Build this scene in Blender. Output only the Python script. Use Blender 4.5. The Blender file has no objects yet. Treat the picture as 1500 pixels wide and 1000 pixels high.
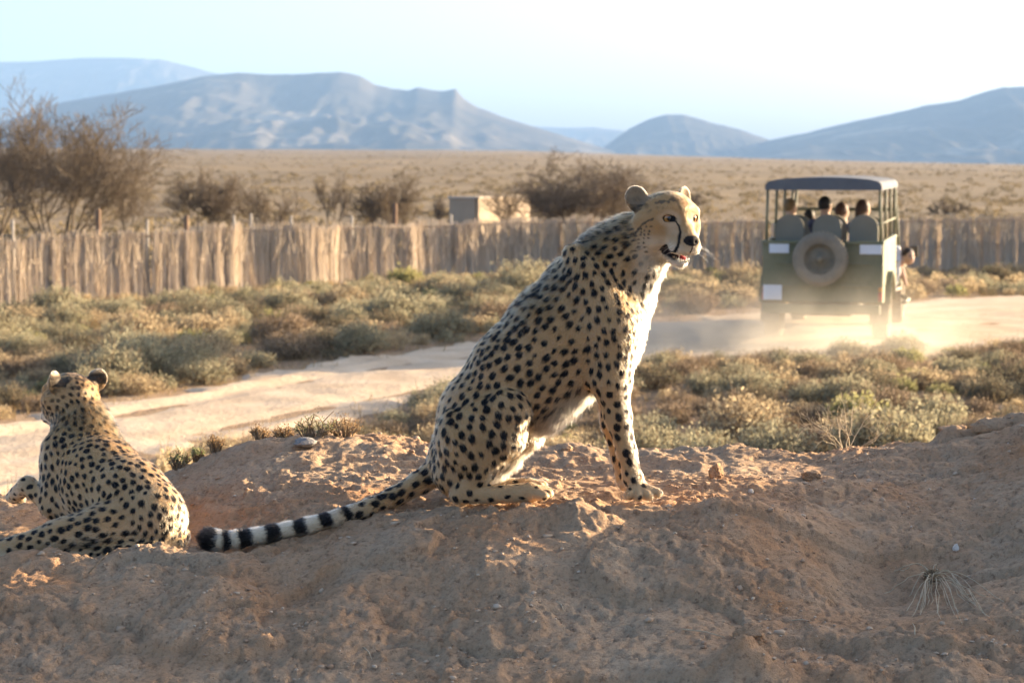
import bpy, bmesh, math, random, time
import numpy as np
from mathutils import Vector, Matrix, Euler, kdtree
T0 = time.time()
random.seed(7)
SC = bpy.context.scene
COL = SC.collection
R = math.radians

# ------------------------------------------------------------------ camera
CAM_Z = 2.5
FPX = 2917.0                       # focal length in photo pixels (70 mm on 36 mm, 1500 px wide)
PITCH = math.atan2(265.0, FPX)     # horizon at row 235 of 1000
cam_d = bpy.data.cameras.new('camera')
cam = bpy.data.objects.new('camera', cam_d)
COL.objects.link(cam)
cam.location = (0, 0, CAM_Z)
cam.rotation_euler = (math.pi / 2 - PITCH, 0, 0)
cam_d.lens = 70.0
cam_d.sensor_width = 36.0
cam_d.clip_start = 0.05
cam_d.clip_end = 60000
cam_d.dof.use_dof = True
cam_d.dof.focus_distance = 6.30
cam_d.dof.aperture_fstop = 5.6
SC.camera = cam

# ------------------------------------------------------------------ light
SUN_AZ, SUN_EL = R(61), R(10.8)
SUN_DIR = Vector((math.sin(SUN_AZ) * math.cos(SUN_EL), math.cos(SUN_AZ) * math.cos(SUN_EL), math.sin(SUN_EL)))
world = bpy.data.worlds.new('World')
SC.world = world
world.use_nodes = True
wn = world.node_tree
sky_n = wn.nodes.new('ShaderNodeTexSky')
sky_n.sky_type = 'NISHITA'
sky_n.sun_disc = False
sky_n.sun_elevation = SUN_EL
sky_n.sun_rotation = SUN_AZ
sky_n.altitude = 400
sky_n.air_density = 0.7
sky_n.dust_density = 5.0
sky_n.ozone_density = 3.0
bg = wn.nodes['Background']
wn.links.new(sky_n.outputs[0], bg.inputs[0])
bg.inputs[1].default_value = 0.118
sun_d = bpy.data.lights.new('sun', 'SUN')
sun_d.energy = 4.4
sun_d.angle = R(0.55)
sun_d.color = (1.0, 0.87, 0.68)
sun = bpy.data.objects.new('sun', sun_d)
COL.objects.link(sun)
sun.rotation_euler = SUN_DIR.to_track_quat('Z', 'Y').to_euler()
SC.view_settings.view_transform = 'Standard'
SC.view_settings.look = 'None'
SC.view_settings.exposure = 2.32
SC.view_settings.gamma = 1.0
SC.view_settings.use_white_balance = True      # camera set to a warm daylight balance
SC.view_settings.white_balance_temperature = 8000
SC.view_settings.white_balance_tint = 13
SC.cycles.max_bounces = 8
SC.cycles.diffuse_bounces = 3
SC.cycles.glossy_bounces = 2
SC.cycles.transmission_bounces = 4
SC.cycles.volume_bounces = 0
SC.cycles.transparent_max_bounces = 8
SC.cycles.caustics_reflective = False
SC.cycles.caustics_refractive = False
SC.cycles.use_denoising = True

# ------------------------------------------------------------------ helpers
def pix(px, py, y):
    """point at forward distance y (metres along +Y) seen at photo pixel px,py"""
    a = (px - 750.0) / FPX
    b = (500.0 - py) / FPX
    dx, dy, dz = a, math.cos(PITCH) + b * math.sin(PITCH), -math.sin(PITCH) + b * math.cos(PITCH)
    t = y / dy
    return (dx * t, y, CAM_Z + dz * t)

def _hash(ix, iy, iz, seed):
    h = (ix.astype(np.int64) * 374761393 + iy.astype(np.int64) * 668265263 + iz.astype(np.int64) * 2147483647 + seed * 974634767) & 0xFFFFFFFF
    h = ((h ^ (h >> 13)) * 1274126177) & 0xFFFFFFFF
    h = h ^ (h >> 16)
    return (h & 0xFFFFFF).astype(np.float64) / float(0xFFFFFF)

def vnoise(x, y, z=None, seed=0):
    """smooth value noise, -1..1"""
    x = np.asarray(x, float); y = np.asarray(y, float)
    z = np.zeros_like(x) if z is None else np.asarray(z, float)
    x0, y0, z0 = np.floor(x), np.floor(y), np.floor(z)
    fx, fy, fz = x - x0, y - y0, z - z0
    q = lambda f: f * f * f * (f * (f * 6 - 15) + 10)
    u, v, w = q(fx), q(fy), q(fz)
    r = 0
    flat = not np.any(z)
    for dz in ((0,) if flat else (0, 1)):
        for dy in (0, 1):
            for dx in (0, 1):
                wgt = (u if dx else 1 - u) * (v if dy else 1 - v)
                if not flat:
                    wgt = wgt * (w if dz else 1 - w)
                r = r + wgt * _hash(x0 + dx, y0 + dy, z0 + dz, seed)
    return r * 2 - 1

def fbm(x, y, z=None, octv=5, lac=2.03, gain=0.5, seed=0, ridged=False):
    a, s, tot = 1.0, 0, 0.0
    for o in range(octv):
        n = vnoise(x * lac ** o + 17.3 * o, y * lac ** o - 9.1 * o, None if z is None else z * lac ** o, seed + o)
        if ridged:
            n = 1 - 2 * np.abs(n)
        s = s + a * n; tot += a; a *= gain
    return s / tot

def sstep(a, b, x):
    t = np.clip((np.asarray(x, float) - a) / (b - a), 0, 1)
    return t * t * (3 - 2 * t)

def tag(o, label=None, cat=None, group=None, kind=None):
    if label: o['label'] = label
    if cat: o['category'] = cat
    if group: o['group'] = group
    if kind: o['kind'] = kind
    return o

def link(name, data, mat=None, parent=None):
    o = bpy.data.objects.new(name, data)
    COL.objects.link(o)
    if mat is not None and data is not None and len(data.materials) == 0:
        data.materials.append(mat)
    if parent is not None:
        o.parent = parent
    return o

def empty(name, loc=(0, 0, 0), rz=0.0):
    o = bpy.data.objects.new(name, None)
    COL.objects.link(o)
    o.location = loc; o.rotation_euler = (0, 0, rz)
    o.empty_display_size = 0.1
    return o

def mesh_np(name, verts, faces, smooth=True):
    """verts (n,3) array, faces (m,k) int array -> mesh (fast path)"""
    verts = np.asarray(verts, np.float32); faces = np.asarray(faces, np.int32)
    me = bpy.data.meshes.new(name)
    m, k = faces.shape
    me.vertices.add(len(verts)); me.vertices.foreach_set('co', verts.ravel())
    me.loops.add(m * k); me.loops.foreach_set('vertex_index', faces.ravel())
    me.polygons.add(m)
    me.polygons.foreach_set('loop_start', np.arange(0, m * k, k, dtype=np.int32))
    me.polygons.foreach_set('loop_total', np.full(m, k, np.int32))
    if smooth:
        me.polygons.foreach_set('use_smooth', np.ones(m, bool))
    me.update(calc_edges=True)
    me.validate()
    return me

def grid_faces(nu, nv):
    i = np.arange(nu - 1)[:, None] * nv + np.arange(nv - 1)[None, :]
    i = i.ravel()
    return np.stack([i, i + nv, i + nv + 1, i + 1], 1)

def set_color(me, name, cols):
    a = me.color_attributes.new(name, 'FLOAT_COLOR', 'POINT')
    c = np.ones((len(me.vertices), 4), np.float32); c[:, :3] = cols
    a.data.foreach_set('color', c.ravel())

# materials ---------------------------------------------------------
def new_mat(name):
    m = bpy.data.materials.new(name); m.use_nodes = True
    nt = m.node_tree; nt.nodes.clear()
    out = nt.nodes.new('ShaderNodeOutputMaterial')
    return m, nt, out

class NT:
    """small node helper"""
    def __init__(s, nt): s.nt = nt
    def n(s, typ, **kw):
        nd = s.nt.nodes.new(typ)
        for k, v in kw.items():
            if k.startswith('i_'):
                key = k[2:]
                key = int(key) if key.isdigit() else key.replace('_', ' ')
                s.set(nd.inputs[key], v)
            else:
                setattr(nd, k, v)
        return nd
    def set(s, sock, v):
        if hasattr(v, 'is_output') or isinstance(v, bpy.types.NodeSocket):
            s.nt.links.new(v, sock)
        else:
            sock.default_value = v
    def noise(s, vec, scale, detail=4, rough=0.55):
        nd = s.n('ShaderNodeTexNoise'); nd.inputs['Scale'].default_value = scale
        nd.inputs['Detail'].default_value = detail; nd.inputs['Roughness'].default_value = rough
        if vec is not None: s.nt.links.new(vec, nd.inputs['Vector'])
        return nd.outputs[0]
    def ramp(s, fac, stops):
        nd = s.n('ShaderNodeValToRGB'); cr = nd.color_ramp
        while len(cr.elements) > 1: cr.elements.remove(cr.elements[-1])
        for i, (p, c) in enumerate(stops):
            e = cr.elements[0] if i == 0 else cr.elements.new(p)
            e.position = p; e.color = (c[0], c[1], c[2], 1) if not isinstance(c, float) else (c, c, c, 1)
        s.nt.links.new(fac, nd.inputs[0]); return nd.outputs[0]
    def mix(s, fac, a, b, mode='MIX'):
        nd = s.n('ShaderNodeMix', data_type='RGBA', blend_type=mode)
        for sock, v in ((nd.inputs[0], fac), (nd.inputs[6], a), (nd.inputs[7], b)):
            if isinstance(v, (tuple, list)) and len(v) == 3: v = (*v, 1)
            s.set(sock, v)
        return nd.outputs[2]
    def math(s, op, a, b=0.0, clamp=False):
        nd = s.n('ShaderNodeMath', operation=op, use_clamp=clamp)
        s.set(nd.inputs[0], a); s.set(nd.inputs[1], b); return nd.outputs[0]
    def bump(s, h, strength=0.5, dist=0.01, normal=None):
        nd = s.n('ShaderNodeBump'); nd.inputs['Strength'].default_value = strength; nd.inputs['Distance'].default_value = dist
        s.nt.links.new(h, nd.inputs['Height'])
        if normal is not None: s.nt.links.new(normal, nd.inputs['Normal'])
        return nd.outputs[0]
    def pos(s): return s.n('ShaderNodeNewGeometry').outputs['Position']
    def obj(s): return s.n('ShaderNodeTexCoord').outputs['Object']
    def attr(s, name): return s.n('ShaderNodeAttribute', attribute_name=name)

def simple_mat(name, col, rough=0.7, var=0.25, scale=8.0, metallic=0.0, dirt=None, dirt_amt=0.0, bump=0.0, spec=0.3):
    m, nt, out = new_mat(name); g = NT(nt)
    v = g.obj()
    n1 = g.noise(v, scale, 5)
    c = g.mix(g.math('MULTIPLY', n1, 1.0), tuple(x * (1 - var) for x in col), tuple(min(1, x * (1 + var)) for x in col))
    if dirt is not None:
        n2 = g.noise(v, scale * 0.35, 6, 0.65)
        f = g.math('MULTIPLY', g.ramp(n2, [(0.35, 0.0), (0.7, 1.0)]), dirt_amt)
        c = g.mix(f, c, dirt)
    b = g.n('ShaderNodeBsdfPrincipled'); g.set(b.inputs['Base Color'], c)
    b.inputs['Roughness'].default_value = rough; b.inputs['Metallic'].default_value = metallic
    b.inputs['Specular IOR Level'].default_value = spec
    if bump: g.set(b.inputs['Normal'], g.bump(g.noise(v, scale * 6, 4), bump, 0.01))
    nt.links.new(b.outputs[0], out.inputs[0])
    return m

class MB:
    """collects shapes, builds one mesh object"""
    def __init__(s): s.v = []; s.f = []; s.sm = []
    def add(s, verts, faces, smooth=False):
        o = len(s.v); s.v.extend([tuple(v) for v in verts])
        s.f.extend([tuple(i + o for i in f) for f in faces]); s.sm.extend([smooth] * len(faces)); return s
    def box(s, c, size, rot=None, bev=0.0):
        bm = bmesh.new(); bmesh.ops.create_cube(bm, size=1.0)
        for v in bm.verts: v.co = Vector((v.co.x * size[0], v.co.y * size[1], v.co.z * size[2]))
        if bev > 0: bmesh.ops.bevel(bm, geom=bm.edges[:], offset=bev, segments=2, affect='EDGES', profile=0.6)
        M = Matrix.Translation(c) @ (Euler(rot).to_matrix().to_4x4() if rot else Matrix.Identity(4))
        bm.verts.ensure_lookup_table(); bm.verts.index_update()
        s.add([M @ v.co for v in bm.verts], [[v.index for v in f.verts] for f in bm.faces], False); bm.free(); return s
    def tube(s, pts, rads, n=8, cap=True, smooth=True):
        pts = [Vector(p) for p in pts]; rings = []
        if not hasattr(rads, '__len__'): rads = [rads] * len(pts)
        up = Vector((0.13, 0.27, 0.95))
        for i, p in enumerate(pts):
            d = (pts[min(i + 1, len(pts) - 1)] - pts[max(i - 1, 0)]).normalized()
            a = d.cross(up)
            if a.length < 1e-3: a = d.cross(Vector((1, 0, 0)))
            a.normalize(); b = d.cross(a)
            rings.append([p + (a * math.cos(2 * math.pi * k / n) + b * math.sin(2 * math.pi * k / n)) * rads[i] for k in range(n)])
        V = [q for r in rings for q in r]; F = []
        for i in range(len(pts) - 1):
            for k in range(n):
                F.append((i * n + k, i * n + (k + 1) % n, (i + 1) * n + (k + 1) % n, (i + 1) * n + k))
        if cap:
            F.append(tuple(range(n - 1, -1, -1))); F.append(tuple((len(pts) - 1) * n + k for k in range(n)))
        return s.add(V, F, smooth)
    def lathe(s, prof, axis='X', c=(0, 0, 0), n=32, smooth=True):
        """prof: list of (along axis, radius), closed ends when radius 0"""
        V, F = [], []
        for (a, r) in prof:
            for k in range(n):
                t = 2 * math.pi * k / n; u, w = r * math.cos(t), r * math.sin(t)
                p = {'X': (a, u, w), 'Y': (u, a, w), 'Z': (u, w, a)}[axis]
                V.append((p[0] + c[0], p[1] + c[1], p[2] + c[2]))
        for i in range(len(prof) - 1):
            for k in range(n):
                F.append((i * n + k, i * n + (k + 1) % n, (i + 1) * n + (k + 1) % n, (i + 1) * n + k))
        return s.add(V, F, smooth)
    def prism(s, poly, axis, a0, a1, smooth=False):
        """extrude 2-D polygon along an axis: axis X -> poly is (y,z); Y -> (x,z); Z -> (x,y)"""
        n = len(poly)
        mk = {'X': lambda a, p: (a, p[0], p[1]), 'Y': lambda a, p: (p[0], a, p[1]), 'Z': lambda a, p: (p[0], p[1], a)}[axis]
        V = [mk(a0, p) for p in poly] + [mk(a1, p) for p in poly]
        F = [tuple(range(n)), tuple(range(2 * n - 1, n - 1, -1))]
        for k in range(n):
            F.append((k, k + n, (k + 1) % n + n, (k + 1) % n))
        return s.add(V, F, smooth)
    def mesh(s, name):
        me = bpy.data.meshes.new(name); me.from_pydata(s.v, [], s.f)
        me.polygons.foreach_set('use_smooth', np.array(s.sm, bool)); me.update()
        bm = bmesh.new(); bm.from_mesh(me); bmesh.ops.recalc_face_normals(bm, faces=bm.faces[:]); bm.to_mesh(me); bm.free()
        return me
    def build(s, name, mat, parent=None):
        return link(name, s.mesh(name), mat, parent)

# ------------------------------------------------------------------ the plain
ROAD = np.array([(-13, 3), (-7.6, 9.5), (-5.2, 14.6), (-3.9, 17.6), (-2.3, 21.0), (-0.5, 23.9), (1.6, 26.4), (4.0, 28.7), (7.2, 31.2), (11, 33.4), (17, 35.4), (30, 38), (60, 40)], float)
ROADW = np.array([1.6, 1.5, 1.45, 1.45, 1.5, 1.6, 2.0, 2.8, 3.6, 3.9, 3.5, 3.0, 3.0])

def road_dist(x, y):
    """signed distance to the track edge (negative = on the track)"""
    x = np.asarray(x, float); y = np.asarray(y, float)
    best = np.full(x.shape, 1e9)
    for i in range(len(ROAD) - 1):
        a, b = ROAD[i], ROAD[i + 1]; d = b - a; L = d @ d
        t = np.clip(((x - a[0]) * d[0] + (y - a[1]) * d[1]) / L, 0, 1)
        dist = np.hypot(x - a[0] - t * d[0], y - a[1] - t * d[1]) - (ROADW[i] * (1 - t) + ROADW[i + 1] * t)
        best = np.minimum(best, dist)
    return best

SKYL = np.array([(-1500, 216), (0, 217), (400, 219), (750, 221), (900, 226), (1100, 232), (1300, 237), (1500, 241), (3000, 246)], float)

def ground_z(x, y):
    x = np.asarray(x, float); y = np.asarray(y, float)
    r = np.hypot(x, y)
    z = 0.10 * vnoise(x * 0.16, y * 0.16, seed=3) + 0.035 * vnoise(x * 0.7, y * 0.7, seed=4)
    z = z * (1 - 0.75 * sstep(1.0, -0.6, road_dist(x, y)))
    px = 750 + FPX * x / np.maximum(y, 1.0)
    hz = (235 - np.interp(px, SKYL[:, 0], SKYL[:, 1])) / FPX * 2600 + CAM_Z
    z = z + hz * np.clip((r - 70) / 2530.0, 0, 1) ** 1.15
    z = z + 0.9 * vnoise(x * 0.011, y * 0.011, seed=9) * sstep(90, 400, r)
    z = z - 70 * np.clip((r - 2700) / 3000.0, 0, 3) ** 1.0
    return z

def make_ground():
    rr = np.concatenate([np.linspace(3, 12, 30), np.linspace(12.2, 45, 220), np.geomspace(45.3, 13000, 150)])
    aa = np.concatenate([np.linspace(-180, -34, 40)[:-1], np.linspace(-34, 34, 420), np.linspace(34, 180, 40)[1:]])
    A, Rr = np.meshgrid(np.radians(aa), rr)
    x = Rr * np.sin(A); y = Rr * np.cos(A)
    xf, yf = x.ravel(), y.ravel()
    z = ground_z(xf, np.where(yf > 1, yf, np.abs(yf) + 1))
    v = np.stack([xf, yf, z], 1)
    me = mesh_np('ground', v, grid_faces(len(rr), len(aa))[:, ::-1])
    m, nt, out = new_mat('karoo_soil'); g = NT(nt); P = g.pos()
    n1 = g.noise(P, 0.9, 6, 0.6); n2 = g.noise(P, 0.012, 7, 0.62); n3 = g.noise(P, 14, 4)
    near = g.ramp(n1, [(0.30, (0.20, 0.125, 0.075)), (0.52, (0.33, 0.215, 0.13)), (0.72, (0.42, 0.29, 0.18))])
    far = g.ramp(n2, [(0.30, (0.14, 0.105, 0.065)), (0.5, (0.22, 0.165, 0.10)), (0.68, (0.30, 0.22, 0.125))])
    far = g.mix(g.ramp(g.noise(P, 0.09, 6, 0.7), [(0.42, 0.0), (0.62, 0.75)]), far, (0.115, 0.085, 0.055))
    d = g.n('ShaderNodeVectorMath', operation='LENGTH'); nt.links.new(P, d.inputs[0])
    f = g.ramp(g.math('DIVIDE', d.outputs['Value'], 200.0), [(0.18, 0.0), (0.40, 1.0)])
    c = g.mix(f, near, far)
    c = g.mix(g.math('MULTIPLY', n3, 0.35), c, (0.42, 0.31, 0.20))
    b = g.n('ShaderNodeBsdfPrincipled'); g.set(b.inputs['Base Color'], c); b.inputs['Roughness'].default_value = 0.95
    b.inputs['Specular IOR Level'].default_value = 0.1
    g.set(b.inputs['Normal'], g.bump(g.noise(P, 9, 6, 0.65), 0.9, 0.06))
    nt.links.new(b.outputs[0], out.inputs[0])
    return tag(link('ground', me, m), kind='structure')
make_ground()

def make_track():
    # resampled centre line, irregular edges that sink under the soil
    seg = np.hypot(*np.diff(ROAD, axis=0).T); s = np.concatenate([[0], np.cumsum(seg)])
    q = np.arange(0, s[-1], 0.16)
    # smooth interpolation
    def sm(c):
        v = np.interp(q, s, c); k = np.ones(25) / 25
        return np.convolve(np.pad(v, 12, 'edge'), k, 'valid')
    cx, cy, w = sm(ROAD[:, 0]), sm(ROAD[:, 1]), sm(ROADW)
    tx, ty = np.gradient(cx), np.gradient(cy); L = np.hypot(tx, ty); nx, ny = -ty / L, tx / L
    u = np.linspace(-1, 1, 61)
    ew = w * (1 + 0.0 * q)
    U, _ = np.meshgrid(u, q)
    off = U * (ew + 0.55)[:, None]
    X = cx[:, None] + nx[:, None] * off; Y = cy[:, None] + ny[:, None] * off
    edge = np.abs(off) - w[:, None] - 0.45 * vnoise(X * 1.1, Y * 1.1, seed=31) - 0.2 * vnoise(X * 3, Y * 3, seed=32)
    z = ground_z(X.ravel(), Y.ravel()).reshape(X.shape)
    lift = 0.03 - 0.10 * sstep(-0.25, 0.25, edge)
    rut = -0.030 * (np.exp(-((np.abs(off) - 0.75 - 0.08 * vnoise(q * 0.4, q * 0, seed=5)[:, None]) / 0.20) ** 2))
    rut = rut + 0.02 * np.exp(-((np.abs(off) - 1.12) / 0.15) ** 2)
    nz = 0.022 * fbm(X * 2.2, Y * 2.2, octv=4, seed=40) + 0.012 * fbm(X * 7, Y * 7, octv=3, seed=41)
    Z = z + lift + rut + nz
    me = mesh_np('dirt_track', np.stack([X, Y, Z], 2).reshape(-1, 3), grid_faces(len(q), len(u)))
    m, nt, out = new_mat('track_sand'); g = NT(nt); P = g.pos()
    c = g.ramp(g.noise(P, 1.3, 6, 0.6), [(0.3, (0.48, 0.35, 0.235)), (0.55, (0.58, 0.44, 0.305)), (0.75, (0.64, 0.51, 0.37))])
    b = g.n('ShaderNodeBsdfPrincipled'); g.set(b.inputs['Base Color'], c); b.inputs['Roughness'].default_value = 0.95
    b.inputs['Specular IOR Level'].default_value = 0.1
    g.set(b.inputs['Normal'], g.bump(g.noise(P, 12, 6, 0.65), 0.7, 0.03))
    nt.links.new(b.outputs[0], out.inputs[0])
    tag(link('dirt_track', me, m), kind='structure')
make_track()

# ------------------------------------------------------------------ mountains
def make_mountains():
    ranges = [
        ('far_mountains', 11500, 2600, [(-500, 120), (-200, 100), (0, 93), (60, 92), (120, 87), (190, 86), (240, 89), (290, 101), (340, 114), (420, 140), (520, 180), (640, 250)], 11, 0.9),
        ('table_mountain', 7000, 2600, [(-420, 250), (-150, 215), (0, 182), (100, 150), (180, 137), (250, 124), (300, 113), (350, 108), (400, 111), (450, 110), (500, 107), (530, 113), (550, 125), (575, 131), (600, 134), (612, 129), (632, 133), (650, 135), (668, 132), (680, 146), (700, 158), (740, 173), (790, 189), (830, 201), (900, 222), (960, 250)], 12, 1.0),
        ('gap_mountains', 11500, 2600, [(640, 250), (720, 205), (780, 186), (830, 188), (870, 187), (910, 192), (960, 200), (1000, 215), (1060, 250)], 13, 0.8),
        ('cone_mountain', 7600, 2200, [(830, 252), (884, 215), (920, 190), (950, 175), (975, 168), (1000, 169), (1040, 180), (1080, 190), (1120, 203), (1160, 222), (1220, 250)], 14, 0.9),
        ('ridge_mountain', 7000, 2400, [(1020, 252), (1080, 225), (1120, 207), (1160, 199), (1200, 190), (1250, 178), (1300, 168), (1350, 156), (1400, 148), (1440, 135), (1465, 129), (1500, 128), (1560, 118), (1650, 121), (1800, 142), (2000, 180), (2300, 252)], 15, 1.0),
    ]
    m, nt, out = new_mat('mountain_rock'); g = NT(nt); P = g.pos()
    c = g.ramp(g.noise(P, 0.0022, 9, 0.66), [(0.34, (0.055, 0.05, 0.04)), (0.56, (0.10, 0.085, 0.065)), (0.70, (0.27, 0.225, 0.165))])
    b = g.n('ShaderNodeBsdfPrincipled'); g.set(b.inputs['Base Color'], c); b.inputs['Roughness'].default_value = 1.0
    b.inputs['Specular IOR Level'].default_value = 0.0
    nt.links.new(b.outputs[0], out.inputs[0])
    for name, D, W, prof, seed, amp in ranges:
        prof = np.array(prof, float)
        px = np.linspace(prof[0, 0], prof[-1, 0], 360)
        top = np.interp(px, prof[:, 0], prof[:, 1]) + 0.9 * fbm(px * 0.045, px * 0, octv=4, seed=seed)
        v = np.concatenate([np.linspace(0, 1, 90), np.linspace(1.03, 1.5, 14)])
        H = D * (235 - top) / FPX + CAM_Z
        V, PX = np.meshgrid(v, px)
        dist = D + (V - 1) * W
        X = (PX - 750) / FPX * D * (0.35 + 0.65 * dist / D); Y = dist
        Hh = H[:, None] * np.ones_like(V)
        p = np.where(V <= 1, 0.55 * V ** 1.9 + 0.45 * np.clip((V - 0.45) / 0.55, 0, 1) ** 0.9 * V, 1 - 1.4 * (V - 1))
        fade = np.where(V <= 1, np.sin(np.pi * np.clip(V, 0, 1)) ** 0.8, 0)
        spur = fbm(X / 620.0 + 0.25 * fbm(X / 900, Y / 900, octv=3, seed=seed), Y / 2600.0, octv=5, seed=seed + 5, ridged=True)
        det = fbm(X / 160.0, Y / 300.0, octv=4, seed=seed + 9, ridged=True)
        Z = Hh * p + fade * (spur * 0.27 + det * 0.085) * np.maximum(Hh, 60) * amp - 60 * (1 - np.clip(V, 0, 1)) ** 2 - 40 * (V < 0.02)
        me = mesh_np(name, np.stack([X, Y, Z], 2).reshape(-1, 3), grid_faces(len(px), len(v)))
        tag(link(name, me, m), kind='structure')
make_mountains()

# ------------------------------------------------------------------ the earth mound in front
def rbf_fit(P):
    xy, z = P[:, :2], P[:, 2]; n = len(P)
    d = np.hypot(xy[:, None, 0] - xy[None, :, 0], xy[:, None, 1] - xy[None, :, 1])
    K = np.where(d > 0, d * d * np.log(d + 1e-9), 0) + np.eye(n) * 1e-3
    A = np.zeros((n + 3, n + 3)); A[:n, :n] = K; A[:n, n] = 1; A[:n, n + 1:] = xy; A[n, :n] = 1; A[n + 1:, :n] = xy.T
    w = np.linalg.solve(A, np.concatenate([z, [0, 0, 0]]))
    def f(x, y):
        s = w[n] + w[n + 1] * x + w[n + 2] * y
        for i in range(n):
            d2 = (x - xy[i, 0]) ** 2 + (y - xy[i, 1]) ** 2
            s = s + w[i] * 0.5 * d2 * np.log(d2 + 1e-12)
        return s
    return f

_mp = []
for d, row in (
    (7.55, [(285, 684), (330, 660), (400, 648), (470, 642), (560, 640), (640, 652), (760, 664), (900, 664), (1010, 663), (1100, 662), (1190, 664), (1280, 654), (1350, 646), (1400, 640), (1460, 630), (1520, 622)]),
    (7.0, [(-60, 735), (40, 728), (130, 750), (230, 735), (290, 712), (380, 682), (480, 676), (600, 684), (760, 695), (900, 695), (1050, 692), (1180, 698), (1300, 694), (1420, 686), (1500, 662)]),
    (6.6, [(-60, 775), (60, 775), (180, 778), (260, 768), (330, 742), (440, 724), (560, 718), (680, 716), (820, 716), (960, 716), (1100, 712), (1220, 716), (1330, 726), (1440, 722), (1520, 700)]),
    (6.3, [(-60, 803), (80, 806), (200, 806), (290, 800), (390, 778), (500, 758), (600, 744), (700, 739), (820, 737), (960, 736), (1070, 734), (1160, 745), (1260, 764), (1360, 776), (1450, 764), (1520, 740)]),
    (6.05, [(-60, 826), (60, 826), (180, 826), (290, 826), (400, 812), (520, 786), (640, 764), (760, 758), (880, 764), (960, 768), (1050, 758), (1130, 776), (1230, 808), (1360, 820), (1460, 806), (1540, 784)]),
    (5.75, [(-80, 874), (100, 872), (260, 866), (400, 866), (520, 846), (640, 832), (760, 828), (900, 842), (1040, 846), (1200, 866), (1340, 872), (1500, 856)]),
    (5.42, [(-80, 950), (120, 948), (300, 944), (480, 936), (660, 930), (840, 932), (1000, 926), (1120, 932), (1250, 938), (1380, 932), (1540, 924)]),
    (5.18, [(-80, 1005), (150, 1005), (400, 1000), (700, 990), (920, 985), (1060, 968), (1150, 975), (1300, 984), (1420, 988), (1560, 980)]),
    (4.9, [(-80, 1070), (300, 1070), (700, 1070), (1000, 1075), (1200, 1085), (1500, 1080)]),
):
    for (px, py) in row:
        _mp.append(pix(px, py, d))
for p in ((2.75, 7.85, 1.62), (3.6, 8.0, 1.55), (2.5, 7.3, 1.80), (3.2, 7.4, 1.92), (2.7, 6.75, 1.94), (3.3, 6.8, 2.05), (2.75, 6.30, 1.72), (3.3, 6.2, 1.75), (2.6, 5.90, 1.42), (2.5, 5.5, 1.36), (3.3, 5.4, 1.40), (4.4, 6.6, 2.1), (5.5, 6.6, 1.9), (7, 6.6, 1.6), (5, 7.9, 1.3), (2.3, 4.6, 1.05), (4, 4.5, 1.1), (7, 4.5, 1.1),  # unseen rise beyond the right edge, shaped to cast shade over the near bank
          (-2.6, 6.6, 1.22), (-3.4, 6.4, 1.2), (-5, 6.2, 1.1), (-7, 6.2, 1.0), (-2.6, 5.4, 1.10), (-5, 4.6, 0.9), (-7, 4.6, 0.8),
          (-3, 3.2, 0.62), (0, 3.2, 0.66), (3, 3.2, 0.72), (7, 3.2, 0.7)):
    _mp.append(p)
for x in np.arange(-7, 7.6, 1.0):
    _mp.append((x, 9.3, 0.05)); _mp.append((x, 8.75, 0.42 + 0.05 * math.sin(x * 2)))
_mf = rbf_fit(np.array(_mp))

def mound_base(x, y):
    z = _mf(np.asarray(x, float), np.asarray(y, float))
    return z

def mound_detail(x, y):
    b = vnoise(x * 1.7, y * 1.7, seed=50)
    wx = x + 0.05 * fbm(x * 4, y * 4, octv=3, seed=70); wy = y + 0.05 * fbm(x * 4, y * 4, octv=3, seed=71)
    n = 0.026 * fbm(wx * 3.6, wy * 3.6, octv=4, seed=51)
    n = n + 0.016 * fbm(wx * 8, wy * 11, octv=4, seed=52, ridged=True) * (0.25 + 1.0 * sstep(-0.1, 0.5, b))
    # crumbly clods
    c = fbm(wx * 26, wy * 26, octv=4, gain=0.6, seed=53)
    m = sstep(-0.25, 0.35, fbm(x * 3.1, y * 3.1, octv=2, seed=54))
    n = n + 0.0105 * np.maximum(c, -0.22) * (0.35 + 1.0 * m)
    # broken crust: plates with sharp little edges, and pits
    k = fbm(wx * 17, wy * 17, octv=3, seed=57); n = n + 0.0075 * (sstep(0.05, 0.14, k) - 0.5) * (0.25 + m)
    k = fbm(wx * 48, wy * 48, octv=2, seed=58); n = n - 0.0065 * sstep(0.24, 0.42, k)
    # eroded terrace steps
    t = fbm(wx * 2.3, wy * 4.0, octv=3, seed=55)
    n = n + 0.030 * (sstep(0.02, 0.09, t) - 0.5) * sstep(6.5, 5.9, y)
    return n

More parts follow.
